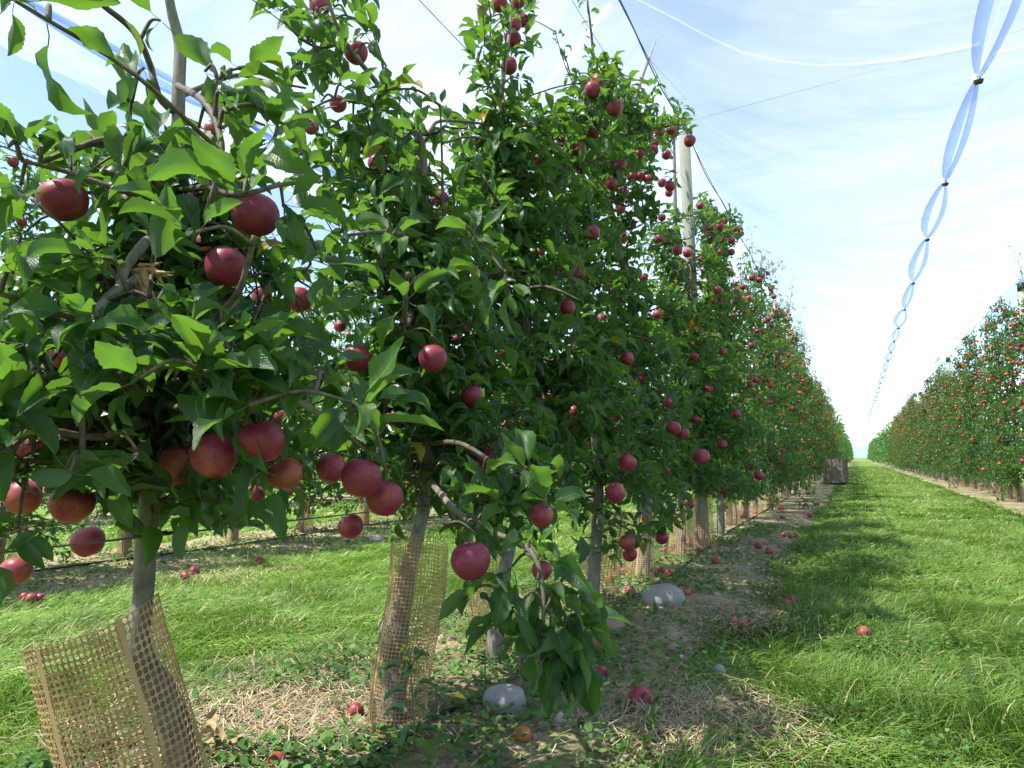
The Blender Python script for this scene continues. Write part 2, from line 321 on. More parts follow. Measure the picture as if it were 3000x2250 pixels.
# ------------------------------------------------------------------ leaves: templates and frames
def leaf_template(rows, cols, seed, curl, fold, wave, twist, petiole=True, aspect=0.205):
    r = random.Random(seed); s = np.linspace(0, 1, rows + 1); w = np.sin(math.pi * np.clip(s, 0, 1) ** 0.76) ** 0.88 * aspect; w[0] = 0.012; w[-1] = 0.004
    if rows >= 8: w[1:-1] *= 1 + 0.05 * np.where(np.arange(1, rows) % 2, 1, -1)
    ang = -curl * (s ** 1.3) + 0.12; dy = np.cos(ang); dz = np.sin(ang); y = np.concatenate([[0], np.cumsum((dy[1:] + dy[:-1]) / 2 / rows)]); z = np.concatenate([[0], np.cumsum((dz[1:] + dz[:-1]) / 2 / rows)])
    tt = np.linspace(-1, 1, cols + 1); ph = r.random() * 6; sway = (r.random() - 0.5) * 0.16
    V = []; UV = []
    for k in range(rows + 1):
        tw = twist * s[k]
        for q in tt:
            lx = q * w[k]; lz = fold * abs(lx) * 1.0 + wave * (abs(q) ** 1.5) * math.sin(s[k] * 9 + ph + (2.0 if q > 0 else 0)) * w[k] / aspect
            nx = lx * math.cos(tw) - lz * math.sin(tw); nz = lx * math.sin(tw) + lz * math.cos(tw)
            V.append((nx + sway * s[k] ** 2, 0.28 + y[k] - nz * dz[k], z[k] + nz * dy[k])); UV.append((s[k], q * 0.5 + 0.5))
    n = cols + 1; i = np.arange(rows)[:, None] * n + np.arange(cols)[None]; Q = np.stack([i, i + 1, i + n + 1, i + n], -1).reshape(-1, 4); V = np.array(V); UV = np.array(UV)
    if petiole:
        pr = 0.009; b = len(V); PV = []
        for yy, zz in ((0, 0.012), (0.15, -0.012), (0.30, 0.002)):
            for a in range(3): PV.append((pr * math.cos(a * 2.094), yy, zz + pr * math.sin(a * 2.094)))
        PQ = [(b + k * 3 + a, b + k * 3 + (a + 1) % 3, b + k * 3 + 3 + (a + 1) % 3, b + k * 3 + 3 + a) for k in range(2) for a in range(3)]
        V = np.vstack([V, PV]); UV = np.vstack([UV, np.full((9, 2), 0.5)]); Q = np.vstack([Q, PQ])
    return V, Q, UV
TPAR = [(0.6, 0.6, 0.04, 0.2), (1.1, 0.65, 0.06, -0.5), (1.6, 0.5, 0.07, 0.5), (0.3, 0.8, 0.06, 0.3), (0.9, 1.1, 0.05, -0.6), (1.4, 0.7, 0.08, 0.8), (-0.5, 0.6, 0.07, -0.4), (2.1, 0.6, 0.07, 0.5), (0.75, 0.45, 0.10, 0.9), (1.05, 0.9, 0.07, -1.0)]
T_HI = [leaf_template(16, 4, k, *p) for k, p in enumerate(TPAR)]
T_MID = [leaf_template(5, 2, k, *p) for k, p in enumerate(TPAR)]; T_MIDX = [leaf_template(4, 2, k, *p, False) for k, p in enumerate(TPAR)]
T_LOW = [leaf_template(2, 2, k, p[0], p[1], 0.0, p[3], False) for k, p in enumerate(TPAR)]
LEAF_ME = []
for V, Q, UV in T_HI:
    me = build_mesh('leaf', V, [Q], True, None, UV); me.materials.append(M['leaf']); LEAF_ME.append(me)

class Leaves:
    """frames of leaves: position, 3x3 matrix, template id"""
    def __init__(s): s.p = []; s.m = []; s.t = []; s.y = []
    def one(s, p, d, n, L, w=1.0, yel=0.0, tid=None):
        d = unit(d); n = np.asarray(n, float); n = unit(n - d * (n @ d)); x = np.cross(d, n)
        s.p.append(np.asarray(p, float)); s.m.append(np.stack([x * L * w, d * L, n * L], 1)); s.t.append(rnd.randrange(len(TPAR)) if tid is None else tid); s.y.append(yel)
    def rosette(s, c, axis, n, L, droop=0.2, spread=(35, 105), yel=0.0):
        a = unit(axis); b = unit(np.cross(a, [0.31, 0.2, 0.9] if abs(a[2]) < 0.8 else [1, 0.1, 0])); e = np.cross(a, b); ph = rnd.random() * 6.28
        for k in range(n):
            f = ph + k * 2.4 + rnd.uniform(-0.4, 0.4); be = math.radians(rnd.uniform(*spread))
            d = a * math.cos(be) + (b * math.cos(f) + e * math.sin(f)) * math.sin(be); d = unit(d + np.array([0, 0, -droop]))
            nn = a * 0.5 + UPV * 0.75 + SUNV * 0.25 + np.array([rnd.gauss(0, 0.3) for _ in range(3)])
            s.one(c + d * 0.004, d, nn, L * rnd.uniform(0.55, 1.2), rnd.uniform(0.78, 1.2), yel)
    def batch(s, idx, T, name):
        P = np.array(s.p)[idx]; Mx = np.array(s.m)[idx]; tid = np.array(s.t)[idx]; Y = np.array(s.y)[idx]; VV = []; QQ = []; CC = []; o = 0
        tint = np.clip(rng.beta(2.0, 2.3, len(P)), 0, 1)
        for k in range(len(T)):
            m = np.where(tid == k)[0]
            if len(m) == 0: continue
            V, Q, _ = T[k]; W = P[m][:, None] + np.einsum('nij,vj->nvi', Mx[m], V); VV.append(W.reshape(-1, 3))
            QQ.append((Q[None] + (np.arange(len(m)) * len(V))[:, None, None]).reshape(-1, 4) + o); o += len(m) * len(V)
            c = np.stack([np.repeat(tint[m], len(V)), np.repeat(Y[m], len(V)), np.zeros(len(m) * len(V))], 1); CC.append(c)
        return build_mesh(name, np.concatenate(VV), [np.concatenate(QQ)], True, np.concatenate(CC))
SUNV = np.array(SUN_DIR)

# where the photograph shows sky beside and between the near crowns
TREE_Y = {3: 2.65, 4: 3.7, 5: 4.9, 6: 5.75, 7: 6.55, 8: 7.6}
SKY = [
    [(1912, -900), (1905, 90), (1990, 180), (2020, 250), (2020, 410), (2075, 590), (2180, 620), (2195, 730), (2260, 790), (2300, 890), (2350, 1000), (2400, 1100), (2440, 1230), (2480, 1330), (3300, 1330), (3300, -900)],
    [(1125, -300), (1130, 60), (1110, 150), (1150, 210), (1200, 270), (1240, 190), (1290, 260), (1400, 340), (1395, 250), (1365, 180), (1370, 60), (1390, -300)],
    [(1560, -300), (1555, 60), (1590, 140), (1600, 200), (1575, 290), (1640, 330), (1690, 290), (1660, 180), (1680, 60), (1680, -300)],
    [(1265, 390), (1350, 400), (1350, 500), (1290, 560), (1265, 480)], [(1760, -300), (1765, 100), (1830, 120), (1890, 100), (1900, -300)],
    [(215, 90), (350, 110), (340, 260), (310, 300), (350, 400), (300, 400), (230, 370), (100, 300), (-40, 280), (-40, 120), (150, 130)],
    [(745, 50), (800, 40), (830, 110), (800, 200), (830, 280), (760, 290), (745, 200)], [(-30, 560), (40, 570), (70, 690), (-30, 730)], [(215, 590), (330, 600), (300, 740), (220, 700)], [(540, -200), (660, -200), (640, 60), (600, 120), (560, 180)],
    [(1920, 430), (1985, 430), (1985, 640), (1900, 600)],
]
def keep(p, tol=0.0):
    u, v, z = proj(p)
    if z < 0.5: return False
    return not any(inside(S, u, v) for S in SKY)

S_ = 3000 / 2212
KEY = [  # photograph position (2212 px wide view), diameter, orange, dark, label
    (552, 465, 95, .0, .3, 'large deep red apple hanging alone, upper of the two right of the nearest trunk top'), (487, 577, 88, .05, .1, 'large rosy red apple just below the deep red one near the broken limb'), (565, 955, 102, .0, .0, 'largest bright red apple, right one of the low group of three'), (463, 985, 100, .12, 0, 'red apple in the middle of the low group of three'), (385, 1010, 86, .62, 0, 'yellow green apple beside the nearest trunk, left of the red pair'), (617, 1025, 72, .55, 0, 'dull orange apple hanging below the largest red apple'),
    (258, 607, 80, .15, 0, 'rosy apple left of the broken limb'), (137, 433, 96, .15, .1, 'red apple high at the left, half covered by a hanging leaf'), (418, 430, 48, .0, .5, 'dark red apple right behind the nearest trunk'), (435, 530, 50, .45, 0, 'orange red apple tucked behind the nearest trunk under the dark one'), (780, 1033, 88, 0, .25, 'dark red apple showing its calyx end, left of a touching pair'), (830, 1076, 82, .12, .1, 'striped red apple, lower right of the touching pair'), (715, 1012, 66, .2, .1, 'red apple half hidden left of the touching pair'), (758, 1137, 52, .3, 0, 'small orange red apple hanging below the touching pair'),
    (190, 1170, 70, .15, .1, 'sunlit rosy apple on the lowest wire left of the nearest trunk'), (33, 1235, 64, .4, .1, 'orange red apple low at the left edge under the wire'), (65, 965, 72, .2, .0, 'pinkish apple at the left edge beside a dark bud stalk'), (175, 940, 82, .05, .3, 'dark red apple in shade left of the nearest trunk'), (50, 1075, 76, .5, 0, 'orange apple at the left edge under a long leaf'), (155, 1090, 88, .45, 0, 'orange apple behind a shiny leaf left of the nearest trunk'), (125, 780, 62, .45, 0, 'yellow pink apple peeping between leaves at the left'), (350, 770, 46, .1, .1, 'red apple hidden under the long dark leaf left of centre trunk'),
    (1017, 1212, 86, 0, .75, 'dark purple red apple hanging from the low leafy branch'), (1170, 1115, 52, .4, 0, 'orange red apple above the low leafy branch'), (1170, 1232, 46, .2, 0, 'pink red apple inside the low leafy branch'), (645, 648, 56, .15, .2, 'shaded red apple behind leaves right of the leaning twig'), (565, 640, 44, .2, .1, 'red apple hidden behind the leaning twig'), (770, 775, 58, 0, .3, 'dark red apple in the shade between the first two trees'), (935, 775, 62, 0, .3, 'double looking dark red apple left of the second trunk'), (818, 354, 46, .1, .1, 'red apple beside a curled leaf left of the second tree top'), (950, 430, 42, 0, .3, 'dark red apple right of the second trunk under the bare fork'), (770, 115, 52, 0, .2, 'big dark red apple at the top between the first two trees'), (730, 225, 36, 0, .3, 'dark red apple below the big one near the top'), (690, 15, 46, .05, .1, 'red apple cut by the top edge of the picture'), (672, 275, 32, .15, .1, 'small red apple in the leaves left of the high dark apples'), (460, 280, 36, .3, 0, 'orange red apple in the leaves right of the nearest trunk top'),
    (1045, 990, 50, .1, .1, 'red apple in the middle of the tree wall right of the second trunk'), (1130, 702, 36, .3, 0, 'elongated orange pink apple above the centre of the tree wall'), (1225, 665, 36, .05, .1, 'round red apple high in the middle of the tree wall'), (1330, 1065, 44, .2, 0, 'red apple right above the fourth tree guard'), (1355, 1000, 38, .15, 0, 'red apple behind a leaf above the fourth trunk'), (1515, 988, 36, .1, 0, 'bright red apple on the face of the tree wall below the post'), (1355, 1172, 34, .45, 0, 'orange apple, upper of two hanging over the crumpled guard'), (1360, 1198, 32, .2, .1, 'red apple, lower of two hanging over the crumpled guard'), (1430, 1162, 30, .05, .1, 'red apple right of the two above the crumpled guard'), (1455, 925, 32, .05, .1, 'red apple, left of a pair on the tree wall below the post'), (1475, 937, 28, .05, .1, 'red apple, right of a pair on the tree wall below the post'), (1640, 1028, 22, .1, 0, 'bright red apple low on the far tree wall near the bin'), (1445, 870, 26, .1, .1, 'red apple above the pair on the tree wall'), (1280, 503, 34, .1, .1, 'red apple alone against leaves left of the wooden post'), (1020, 857, 52, .05, .2, 'shaded red apple beside the second trunk at mid height'),
    (1100, 143, 36, .1, 0, 'lowest apple on the tall spire of the third tree'), (1108, 84, 36, .05, .1, 'large apple in the middle of the tall spire'), (1112, 53, 30, .05, .2, 'round plum red apple in the upper tall spire'), (1130, 45, 28, .05, .2, 'apple behind the plum red one on the tall spire'), (1078, 9, 36, .05, .2, 'apple at the top edge on the left of the tall spire'), (1120, 3, 30, .05, .2, 'apple at the top edge on the right of the tall spire'), (1280, 195, 36, .05, .1, 'lower apple of the stacked pair right of the tall spire'), (1292, 176, 30, .1, .1, 'upper apple of the stacked pair right of the tall spire'), (1327, 232, 36, .05, .2, 'dark apple among drooping leaves right of the stacked pair')]
GRP_HIGH = [(1282, 288, 30), (1250, 322, 32), (1255, 362, 30), (1215, 305, 28), (1160, 350, 30), (1320, 397, 28), (1340, 355, 28), (1335, 374, 26), (1380, 335, 25), (1412, 325, 22), (1415, 308, 20), (1440, 335, 22), (1490, 305, 25), (1450, 282, 22), (1425, 285, 22), (1383, 382, 22), (1400, 387, 22), (1365, 383, 22), (1345, 408, 22), (1447, 402, 24), (1430, 395, 20), (1445, 417, 18), (1340, 450, 23), (1345, 515, 22), (1345, 540, 20), (1230, 455, 25), (1463, 540, 23), (1485, 547, 20), (1430, 470, 18), (1425, 515, 20)]
GRP_POST = [(1530, 492, 18), (1555, 490, 19), (1590, 497, 17), (1535, 515, 18), (1563, 518, 18), (1580, 520, 17), (1555, 545, 17), (1547, 575, 17), (1565, 478, 16), (1512, 445, 17), (1550, 627, 20), (1556, 650, 17), (1540, 650, 16), (1625, 600, 14), (1640, 605, 14), (1605, 620, 14), (1617, 645, 13), (1590, 628, 13), (1515, 560, 16), (1580, 545, 15), (1600, 505, 14), (1527, 535, 15)]
GRP_WALL = [(1250, 590, 32), (1240, 890, 30), (1355, 775, 30), (1385, 820, 24), (985, 735, 26), (735, 705, 22), (1165, 545, 24), (1590, 895, 20), (1080, 765, 20), (1300, 690, 24), (1420, 680, 22), (1500, 770, 20), (1560, 760, 18), (1530, 840, 20), (1620, 830, 15), (1400, 960, 24), (1560, 960, 20), (1280, 960, 26), (1180, 860, 26), (1100, 920, 28), (1490, 1090, 22), (1560, 1060, 18), (1090, 640, 26), (1190, 780, 26), (1280, 830, 24), (1150, 1010, 30), (1440, 1020, 22), (1330, 900, 24), (1500, 905, 20), (880, 690, 36), (860, 905, 44), (1010, 700, 26), (1390, 600, 20), (1310, 620, 22), (1460, 720, 18), (300, 500, 26), (345, 495, 22), (320, 545, 22), (600, 905, 40), (550, 1070, 44), (90, 700, 40)]
def key_place(u, v, d):
    u *= S_; v *= S_; d *= S_; real = .078; p = at(u, v, FPX * real / d)
    lo, hi_ = ROW - .42, ROW + (.95 if 1250 < u < 1650 and v > 1450 else .55)
    if not (lo < p[0] < hi_): p = on_plane(u, v, min(max(p[0], lo), hi_)); real = min(.092, max(.050, d * depth(p) / FPX))
    return p, real
CLEAR = []      # what the photograph shows free of leaves: (u, v, radius, depth)
for k_ in [q[:3] for q in KEY] + GRP_HIGH + GRP_WALL:
    CLEAR.append((k_[0] * S_, k_[1] * S_, k_[2] * S_ * (.50 if k_[2] > 34 else .42), depth(key_place(*k_)[0]) + .03))
for u0_, v0_, u1_, v1_, r_ in ((500, 0, 527, 136, 26), (527, 136, 522, 330, 30), (440, 1470, 412, 1800, 46), (448, 1190, 446, 1300, 26), (1253, 1320, 1215, 1600, 30), (1240, 400, 1243, 500, 24), (440, 190, 505, 320, 22), (723, 780, 700, 850, 16), (870, 1175, 970, 1225, 16), (1750, 1440, 1748, 1560, 18), (430, 790, 440, 830, 45), (2003, 420, 2042, 860, 27), (310, 880, 400, 825, 26), (1290, 355, 1450, 370, 14)):
    n_ = max(2, int(math.hypot(u1_ - u0_, v1_ - v0_) / 18))
    for q_ in range(n_ + 1): CLEAR.append((u0_ + (u1_ - u0_) * q_ / n_, v0_ + (v1_ - v0_) * q_ / n_, r_, 6.9 if u0_ == 2003 else depth(on_plane(u0_, v0_, ROW)) + .02))
CLEAR = np.array(CLEAR)
def hides(P, Mx):
    """share of a leaf's blade points that stand in front of a clear spot"""
    n = len(P); bad = np.zeros(n, bool)
    for s_, t_ in ((.4, 0), (.8, 0), (1.15, 0), (.8, .18), (.8, -.18)):
        Q_ = P + Mx[:, :, 1] * s_ + Mx[:, :, 0] * t_; D_ = (Q_ - CAM) @ Fv; U_ = CX + FPX * ((Q_ - CAM) @ Rv) / D_; V_ = CY - FPX * ((Q_ - CAM) @ Uv) / D_
        for c_ in CLEAR: bad |= ((U_ - c_[0]) ** 2 + (V_ - c_[1]) ** 2 < c_[2] ** 2) & (D_ < c_[3])
    T_ = P + Mx[:, :, 1] * 1.2; D_ = (T_ - CAM) @ Fv; U_ = CX + FPX * ((T_ - CAM) @ Rv) / D_; V_ = CY - FPX * ((T_ - CAM) @ Uv) / D_
    bad |= (D_ < 1.9) & (U_ > 235) & (U_ < 1280) & (V_ > 1560)
    bad |= (D_ < 1.7) & (U_ > 1300) & (((U_ < 1560) & (V_ > 1950)) | (V_ > 2110))
    for S in SKY: bad |= (D_ < 2.6) & inside_np(S, U_, V_)
    return bad
APPLES = []      # (position of the centre, diameter, (orange, dark), label, group, category extras)
# ------------------------------------------------------------------ the near trees of the row, shaped after the photograph
def fruit_spurs(k):
    """leaf spurs above the apples that hang on tree number k"""
    r = random.Random(k); out = []
    for u, v, d in [q[:3] for q in KEY if q[2] < 38] + GRP_HIGH + GRP_POST:
        p, _ = key_place(u, v, d)
        if min(TREE_Y, key=lambda q: abs(TREE_Y[q] - p[1])) != k or p[1] < 2.2: continue
        for _ in range(3): out.append((u * S_ + r.gauss(0, d * .8), v * S_ - d * r.uniform(.5, 1.6), depth(p) + r.uniform(-.02, .15), .105, (r.uniform(-1, 1), r.uniform(-.8, .5)), r.randint(5, 8), .15, True))
    return [h for h in out if keep(at(*h[:3]))]
def near_tree(base_label, trunk_px, trunk_hw, X, branches_px, hand, n_branch, zr, reach, leaf_objects, seed, density=1.0, hand_bare=()):
    global rnd
    rnd = random.Random(seed)
    pts = np.array([on_plane(u, v, X) for u, v in trunk_px]); pts[0][2] = min(pts[0][2], -0.02)
    rad = np.array([hw * depth(p) / FPX for hw, p in zip(trunk_hw, pts)])
    root = empty('apple_tree', (pts[0][0], pts[0][1], 0), base_label, 'tree', 'apple trees of the near row'); inv = np.array([pts[0][0], pts[0][1], 0])
    sp = spline(pts - inv, 4); rr = np.interp(np.linspace(0, 1, len(sp)), np.linspace(0, 1, len(rad)), rad)
    V, G = tube(sp, rr, 14, True, 0.10); obj('trunk', build_mesh('trunk', V, G), M['bark'], root)
    lv = Leaves(); twigs = MB(); fine = spline(sp + inv, 5); samples = [p for p in fine if p[2] > 0.5]
    for path, hw in branches_px:
        q = np.array([at(*a) if len(a) == 3 else on_plane(a[0], a[1], X) for a in path]); s_ = spline(q, 6)
        r_ = np.linspace(hw[0], hw[1], len(s_)); V, G = tube(s_ - inv, r_, 8, True, 0.12); obj('branch', build_mesh('branch', V, G), M['twig'] if hw[0] < 0.009 else M['bark'], root); samples += list(s_)
    for h in hand:
        u, v, d, L, ax, n = h[:6]; L *= .83
        if seed >= 23 and len(h) < 8: d = depth(on_plane(u, v, X)) + rnd.uniform(-.22, .12)
        c = at(u, v, d); a = Rv * ax[0] - Uv * ax[1] - Fv * 0.25; S_a = np.array(samples); dist = np.linalg.norm(S_a - c, axis=1) + np.maximum(0, S_a[:, 2] - c[2] - 0.02) * 0.8; k = int(np.argmin(dist)); b = S_a[k]
        if dist[k] > .55: continue
        n0 = len(lv.p); lv.rosette(c, a, n, L, h[6] if len(h) > 6 else 0.12, (25, 95)); bad = hides(np.array(lv.p[n0:]), np.array(lv.m[n0:]))
        if bad.mean() > .6:
            del lv.p[n0:], lv.m[n0:], lv.t[n0:], lv.y[n0:]; continue
        mid = (b + c) / 2 + np.array([0, 0, 0.02]); tw = spline([b, mid, c], 4); twigs.tube(tw - inv, np.linspace(0.0042, 0.0026, 9), 5); samples += list(tw[2:])
    zb = np.array([p[2] for p in pts])
    for k in range(n_branch):
        z0 = zr[0] + (zr[1] - zr[0]) * ((k + rnd.random()) / n_branch); i = int(np.argmin(np.abs(sp[:, 2] - z0))); b = sp[i] + inv
        fall = 1.0 - 0.5 * (z0 - zr[0]) / max(zr[1] - zr[0], 0.1); az = rnd.choice([math.pi / 2, -math.pi / 2]) + rnd.gauss(0, 0.75); Ln = rnd.uniform(0.65, 1.15) * reach * fall
        d = np.array([math.cos(az) * 0.85, math.sin(az), 0]); rise = rnd.uniform(0.0, 0.55); droop = rnd.uniform(0.1, 0.55)
        path = [b + d * Ln * s + UPV * Ln * (rise * s - droop * s * s) + np.array([rnd.gauss(0, 0.012) for _ in range(3)]) * (s > 0) for s in np.linspace(0, 1, 7)]
        ok = [keep(p) for p in path]; m = 7
        for j in range(7):
            if not ok[j]: m = j; break
        if m < 3: continue
        s_ = spline(path[:m], 3); r0 = rnd.uniform(0.006, 0.010) * (0.75 + 0.25 * fall); V, G = tube(s_ - inv, np.linspace(r0, 0.0028, len(s_)), 6, True, 0.1)
        obj('branch', build_mesh('branch', V, G), M['twig'], root); samples += list(s_)
        nro = int(Ln / 0.055 * density)
        for j in range(nro):
            s = (j + rnd.random()) / nro; p = s_[min(len(s_) - 1, int(s * len(s_)))]; off = np.array([rnd.gauss(0, 0.045), rnd.gauss(0, 0.045), rnd.gauss(0.015, 0.05)]); c = p + off
            if not keep(c): continue
            twigs.tube(np.array([p - inv, p + off * 0.5 + [0, 0, 0.006] - inv, c - inv]), [0.0028, 0.0025, 0.002], 4)
            lv.rosette(c, unit(off + UPV * 0.05 + d * 0.02), rnd.randint(5, 9), rnd.uniform(0.066, 0.096) * (1.14 if seed >= 23 else 1.0), rnd.uniform(0.05, 0.35))
    if twigs.n: tag(obj('twigs', twigs.build('twigs'), M['twig'], root), kind='stuff')
    if not lv.p: return root, samples
    bad = hides(np.array(lv.p), np.array(lv.m)) & (np.array([rnd.random() for _ in lv.p]) < .95); ok_ = np.where(~bad)[0]
    lv.p = [lv.p[q] for q in ok_]; lv.m = [lv.m[q] for q in ok_]; lv.t = [lv.t[q] for q in ok_]; lv.y = [lv.y[q] for q in ok_]
    P = np.array(lv.p); D = (P - CAM) @ Fv; U = CX + FPX * ((P - CAM) @ Rv) / D; Vv = CY - FPX * ((P - CAM) @ Uv) / D; size = np.linalg.norm(np.array(lv.m)[:, :, 1], axis=1) / D
    size = np.where((U > -120) & (U < 3100) & (Vv > -120) & (Vv < 2350), size, 0) + np.clip(P[:, 0] - X, -0.3, 0.5) * 0.05
    order = np.argsort(-size); big = order[:leaf_objects]; rest = order[leaf_objects:]
    for k in big:
        o = bpy.data.objects.new('leaf', LEAF_ME[lv.t[k]]); COL.objects.link(o); o.parent = root
        Mx = Matrix([list(r) for r in lv.m[k]]).to_4x4(); Mx.translation = Vector(lv.p[k] - inv); o.matrix_local = Mx
    if len(rest):
        L2 = Leaves(); L2.p = [p - inv for p in lv.p]; L2.m = lv.m; L2.t = lv.t; L2.y = [(0.9 if rnd.random() < 0.012 else 0.0) for _ in lv.y]
        tag(obj('crown', L2.batch(rest, T_MID if seed < 23 else T_MIDX, 'crown'), M['leaf_fill'], root), kind='stuff')
    return root, samples

def fill(poly, d0, d1, n, L, seed):
    """spurs spread through a part of a crown, given by its outline in the photograph and its depth"""
    r = random.Random(seed); us = [p[0] for p in poly]; vs = [p[1] for p in poly]; out = []
    while len(out) < n:
        u = r.uniform(min(us), max(us)); v = r.uniform(min(vs), max(vs))
        if inside(poly, u, v) and keep(at(u, v, d0)): out.append((u, v, r.uniform(d0, d1), L * r.uniform(.85, 1.15), (r.uniform(-.7, .7), r.uniform(-1, .3)), r.randint(5, 8), r.uniform(.05, .3)))
    return out
hand1 = [(40, 0, .80, .105, (.5, .8), 5), (140, 60, .85, .10, (.4, .8), 4), (110, 455, 1.12, .10, (0, -1), 9), (25, 430, 1.05, .10, (-.2, -1), 6), (60, 545, 1.1, .10, (0, 1), 5), (215, 430, 1.2, .09, (.3, -.8), 6),
    (385, 300, 1.18, .125, (0, -1), 4), (385, 430, 1.2, .12, (0, -.7), 5), (450, 110, 1.25, .11, (.2, -1), 4), (470, 60, 1.3, .10, (0, .7), 3), (300, 262, 1.25, .085, (-1, .1), 3),
    (640, 270, 1.10, .135, (.1, -1), 4), (665, 330, 1.10, .13, (.4, 1), 4), (560, 320, 1.2, .10, (0, .3), 5), (700, 200, 1.2, .10, (.4, -1), 4), (830, 250, 1.3, .09, (.3, -.5), 6), (600, 210, 1.2, .1, (0, 1), 3),
    (352, 530, 1.12, .12, (.2, -.7), 8), (480, 545, 1.18, .11, (.6, -.3), 5), (715, 565, 1.06, .12, (-.1, -.4), 7), (610, 520, 1.2, .10, (0, .2), 6), (560, 690, 1.15, .10, (.2, -.6), 5), (830, 600, 1.2, .10, (.5, .3), 6),
    (40, 800, 1.0, .11, (.3, -.5), 7), (130, 850, 1.05, .10, (.2, -.8), 8), (260, 790, 1.1, .095, (.1, -1), 7), (240, 1090, .98, .115, (0, -1), 7), (330, 940, 1.1, .10, (.3, -.6), 6), (590, 1085, 1.02, .125, (0, -.9), 9), (480, 900, 1.08, .10, (.2, -.8), 6),
    (600, 830, 1.08, .11, (-.1, -.8), 6), (720, 900, 1.1, .10, (.2, -.9), 6), (900, 930, 1.15, .11, (0, -.8), 8), (900, 1150, 1.2, .105, (.3, -.6), 7), (945, 770, 1.3, .11, (.2, -.7), 8), (760, 1180, 1.12, .10, (-.3, .2), 6), (640, 1235, 1.12, .09, (0, .6), 6),
    (240, 1365, 1.0, .12, (.1, .2), 8), (90, 1200, 1.0, .11, (-.2, -.4), 7), (40, 1400, .95, .12, (.2, .5), 6), (410, 1330, 1.1, .11, (-.3, .6), 5), (640, 1400, 1.08, .125, (.1, 1), 3), (755, 1440, 1.15, .10, (.2, 1), 3), (130, 1560, 1.05, .11, (.1, .8), 4), (215, 1590, 1.1, .09, (.2, 1), 3),
    (330, 1440, 1.1, .11, (.2, .9), 4), (80, 1010, 1.02, .10, (0, -.6), 6), (430, 1130, 1.12, .10, (-.3, -.2), 6), (520, 1190, 1.1, .1, (.1, .5), 5), (1080, 1180, 1.3, .11, (.2, -.3), 6), (1010, 1060, 1.25, .11, (.4, .2), 6), (820, 1330, 1.2, .1, (.3, .5), 4), (1130, 1380, 1.3, .10, (.1, -.6), 4)] + fill([(420, -60), (560, 200), (700, 60), (740, 250), (880, 300), (800, 420), (560, 420), (420, 300), (380, 120)], 1.15, 1.5, 9, .105, 9) + fill([(520, 960), (760, 1010), (1060, 1150), (1050, 1290), (860, 1230), (560, 1130)], 1.0, 1.14, 13, .115, 31) + fill([(0, 1060), (420, 1080), (400, 1400), (0, 1480)], .92, 1.08, 15, .115, 32) + fill([(240, 650), (700, 640), (720, 950), (250, 1000)], 1.0, 1.15, 12, .11, 33)
br1 = [([(505, 325), (470, 290), (452, 240), (440, 190), (410, 120, 1.3), (370, 70, 1.25), (300, 15, 1.2), (250, -30, 1.15)], (.0085, .0045)),
    ([(525, 285), (560, 268), (687, 221), (768, 235), (895, 258)], (.008, .003)), ([(518, 470), (450, 430, 1.3), (389, 416, 1.22), (298, 411, 1.18), (217, 438, 1.14), (120, 475, 1.12)], (.0085, .004)),
    ([(508, 615), (440, 580, 1.25), (360, 560, 1.15), (200, 505, 1.12), (60, 470, 1.08)], (.007, .003)), ([(512, 560), (600, 550, 1.25), (700, 570, 1.12), (830, 540, 1.2), (945, 532, 1.3)], (.007, .003)),
    ([(500, 690), (445, 697, 1.3), (405, 735, 1.2), (372, 782, 1.15), (350, 840, 1.12)], (.011, .007)), ([(425, 810, 1.2), (362, 838, 1.12), (307, 881, 1.07), (281, 940, 1.04), (279, 995, 1.03)], (.009, .006)),
    ([(470, 1000), (590, 960, 1.2), (690, 868, 1.15), (725, 775, 1.13), (745, 690, 1.12)], (.0075, .004)), ([(470, 1030), (600, 1090, 1.15), (760, 1120, 1.15), (860, 1170, 1.18), (975, 1228, 1.22), (1080, 1240, 1.28)], (.010, .004)),
    ([(450, 1190), (380, 1130, 1.15), (260, 1120, 1.02), (240, 1180, 1.0), (245, 1360, 1.0)], (.008, .004)), ([(450, 1160), (540, 1200, 1.15), (640, 1215, 1.1), (720, 1230, 1.12)], (.007, .003)),
    ([(470, 1010), (300, 960, 1.15), (120, 900, 1.05), (0, 860, 1.0)], (.008, .004)), ([(455, 1230), (300, 1280, 1.1), (120, 1260, 1.0), (20, 1330, .95)], (.007, .003)), ([(520, 250), (600, 300, 1.2), (645, 400, 1.12), (642, 500, 1.1), (600, 640, 1.1)], (.007, .004))]
tr1 = ([(590, 2560), (570, 2400), (535, 2220), (505, 2110), (462, 2010), (420, 1940), (406, 1880), (409, 1820), (416, 1771), (428, 1600), (440, 1450), (452, 1338), (448, 1190), (470, 1000), (495, 800), (502, 678), (515, 500), (520, 420), (524, 253), (527, 136), (500, 20), (480, -150), (470, -500)],
       [62, 54, 47, 44, 41, 35, 31, 30, 29.5, 29, 28, 28, 26, 24, 22, 20, 19, 18.5, 18, 16, 14, 11, 6])
TREE_LABELS = ['apple tree nearest the camera, grey trunk bending out of a leaning brown mesh guard', 'second apple tree, slim trunk rising from a tall upright mesh guard with weeds',
    'third apple tree, its guard half hidden behind the low hanging leafy branch', 'fourth apple tree, pale trunk in a narrow brown guard behind the low hanging branch', 'fifth apple tree, dark trunk in a crumpled guard just beyond the grey boulder', 'sixth apple tree, with dense drooping foliage at its top, just before the tall wooden post', 'seventh apple tree, crowded against the near side of the tall wooden post', 'eighth apple tree, red apples clustered at its top just past the tall wooden post']
tree1, smp1 = near_tree(TREE_LABELS[0], *tr1, ROW, br1, hand1, 54, (0.74, 1.42), 0.48, 300, 21, 1.7)
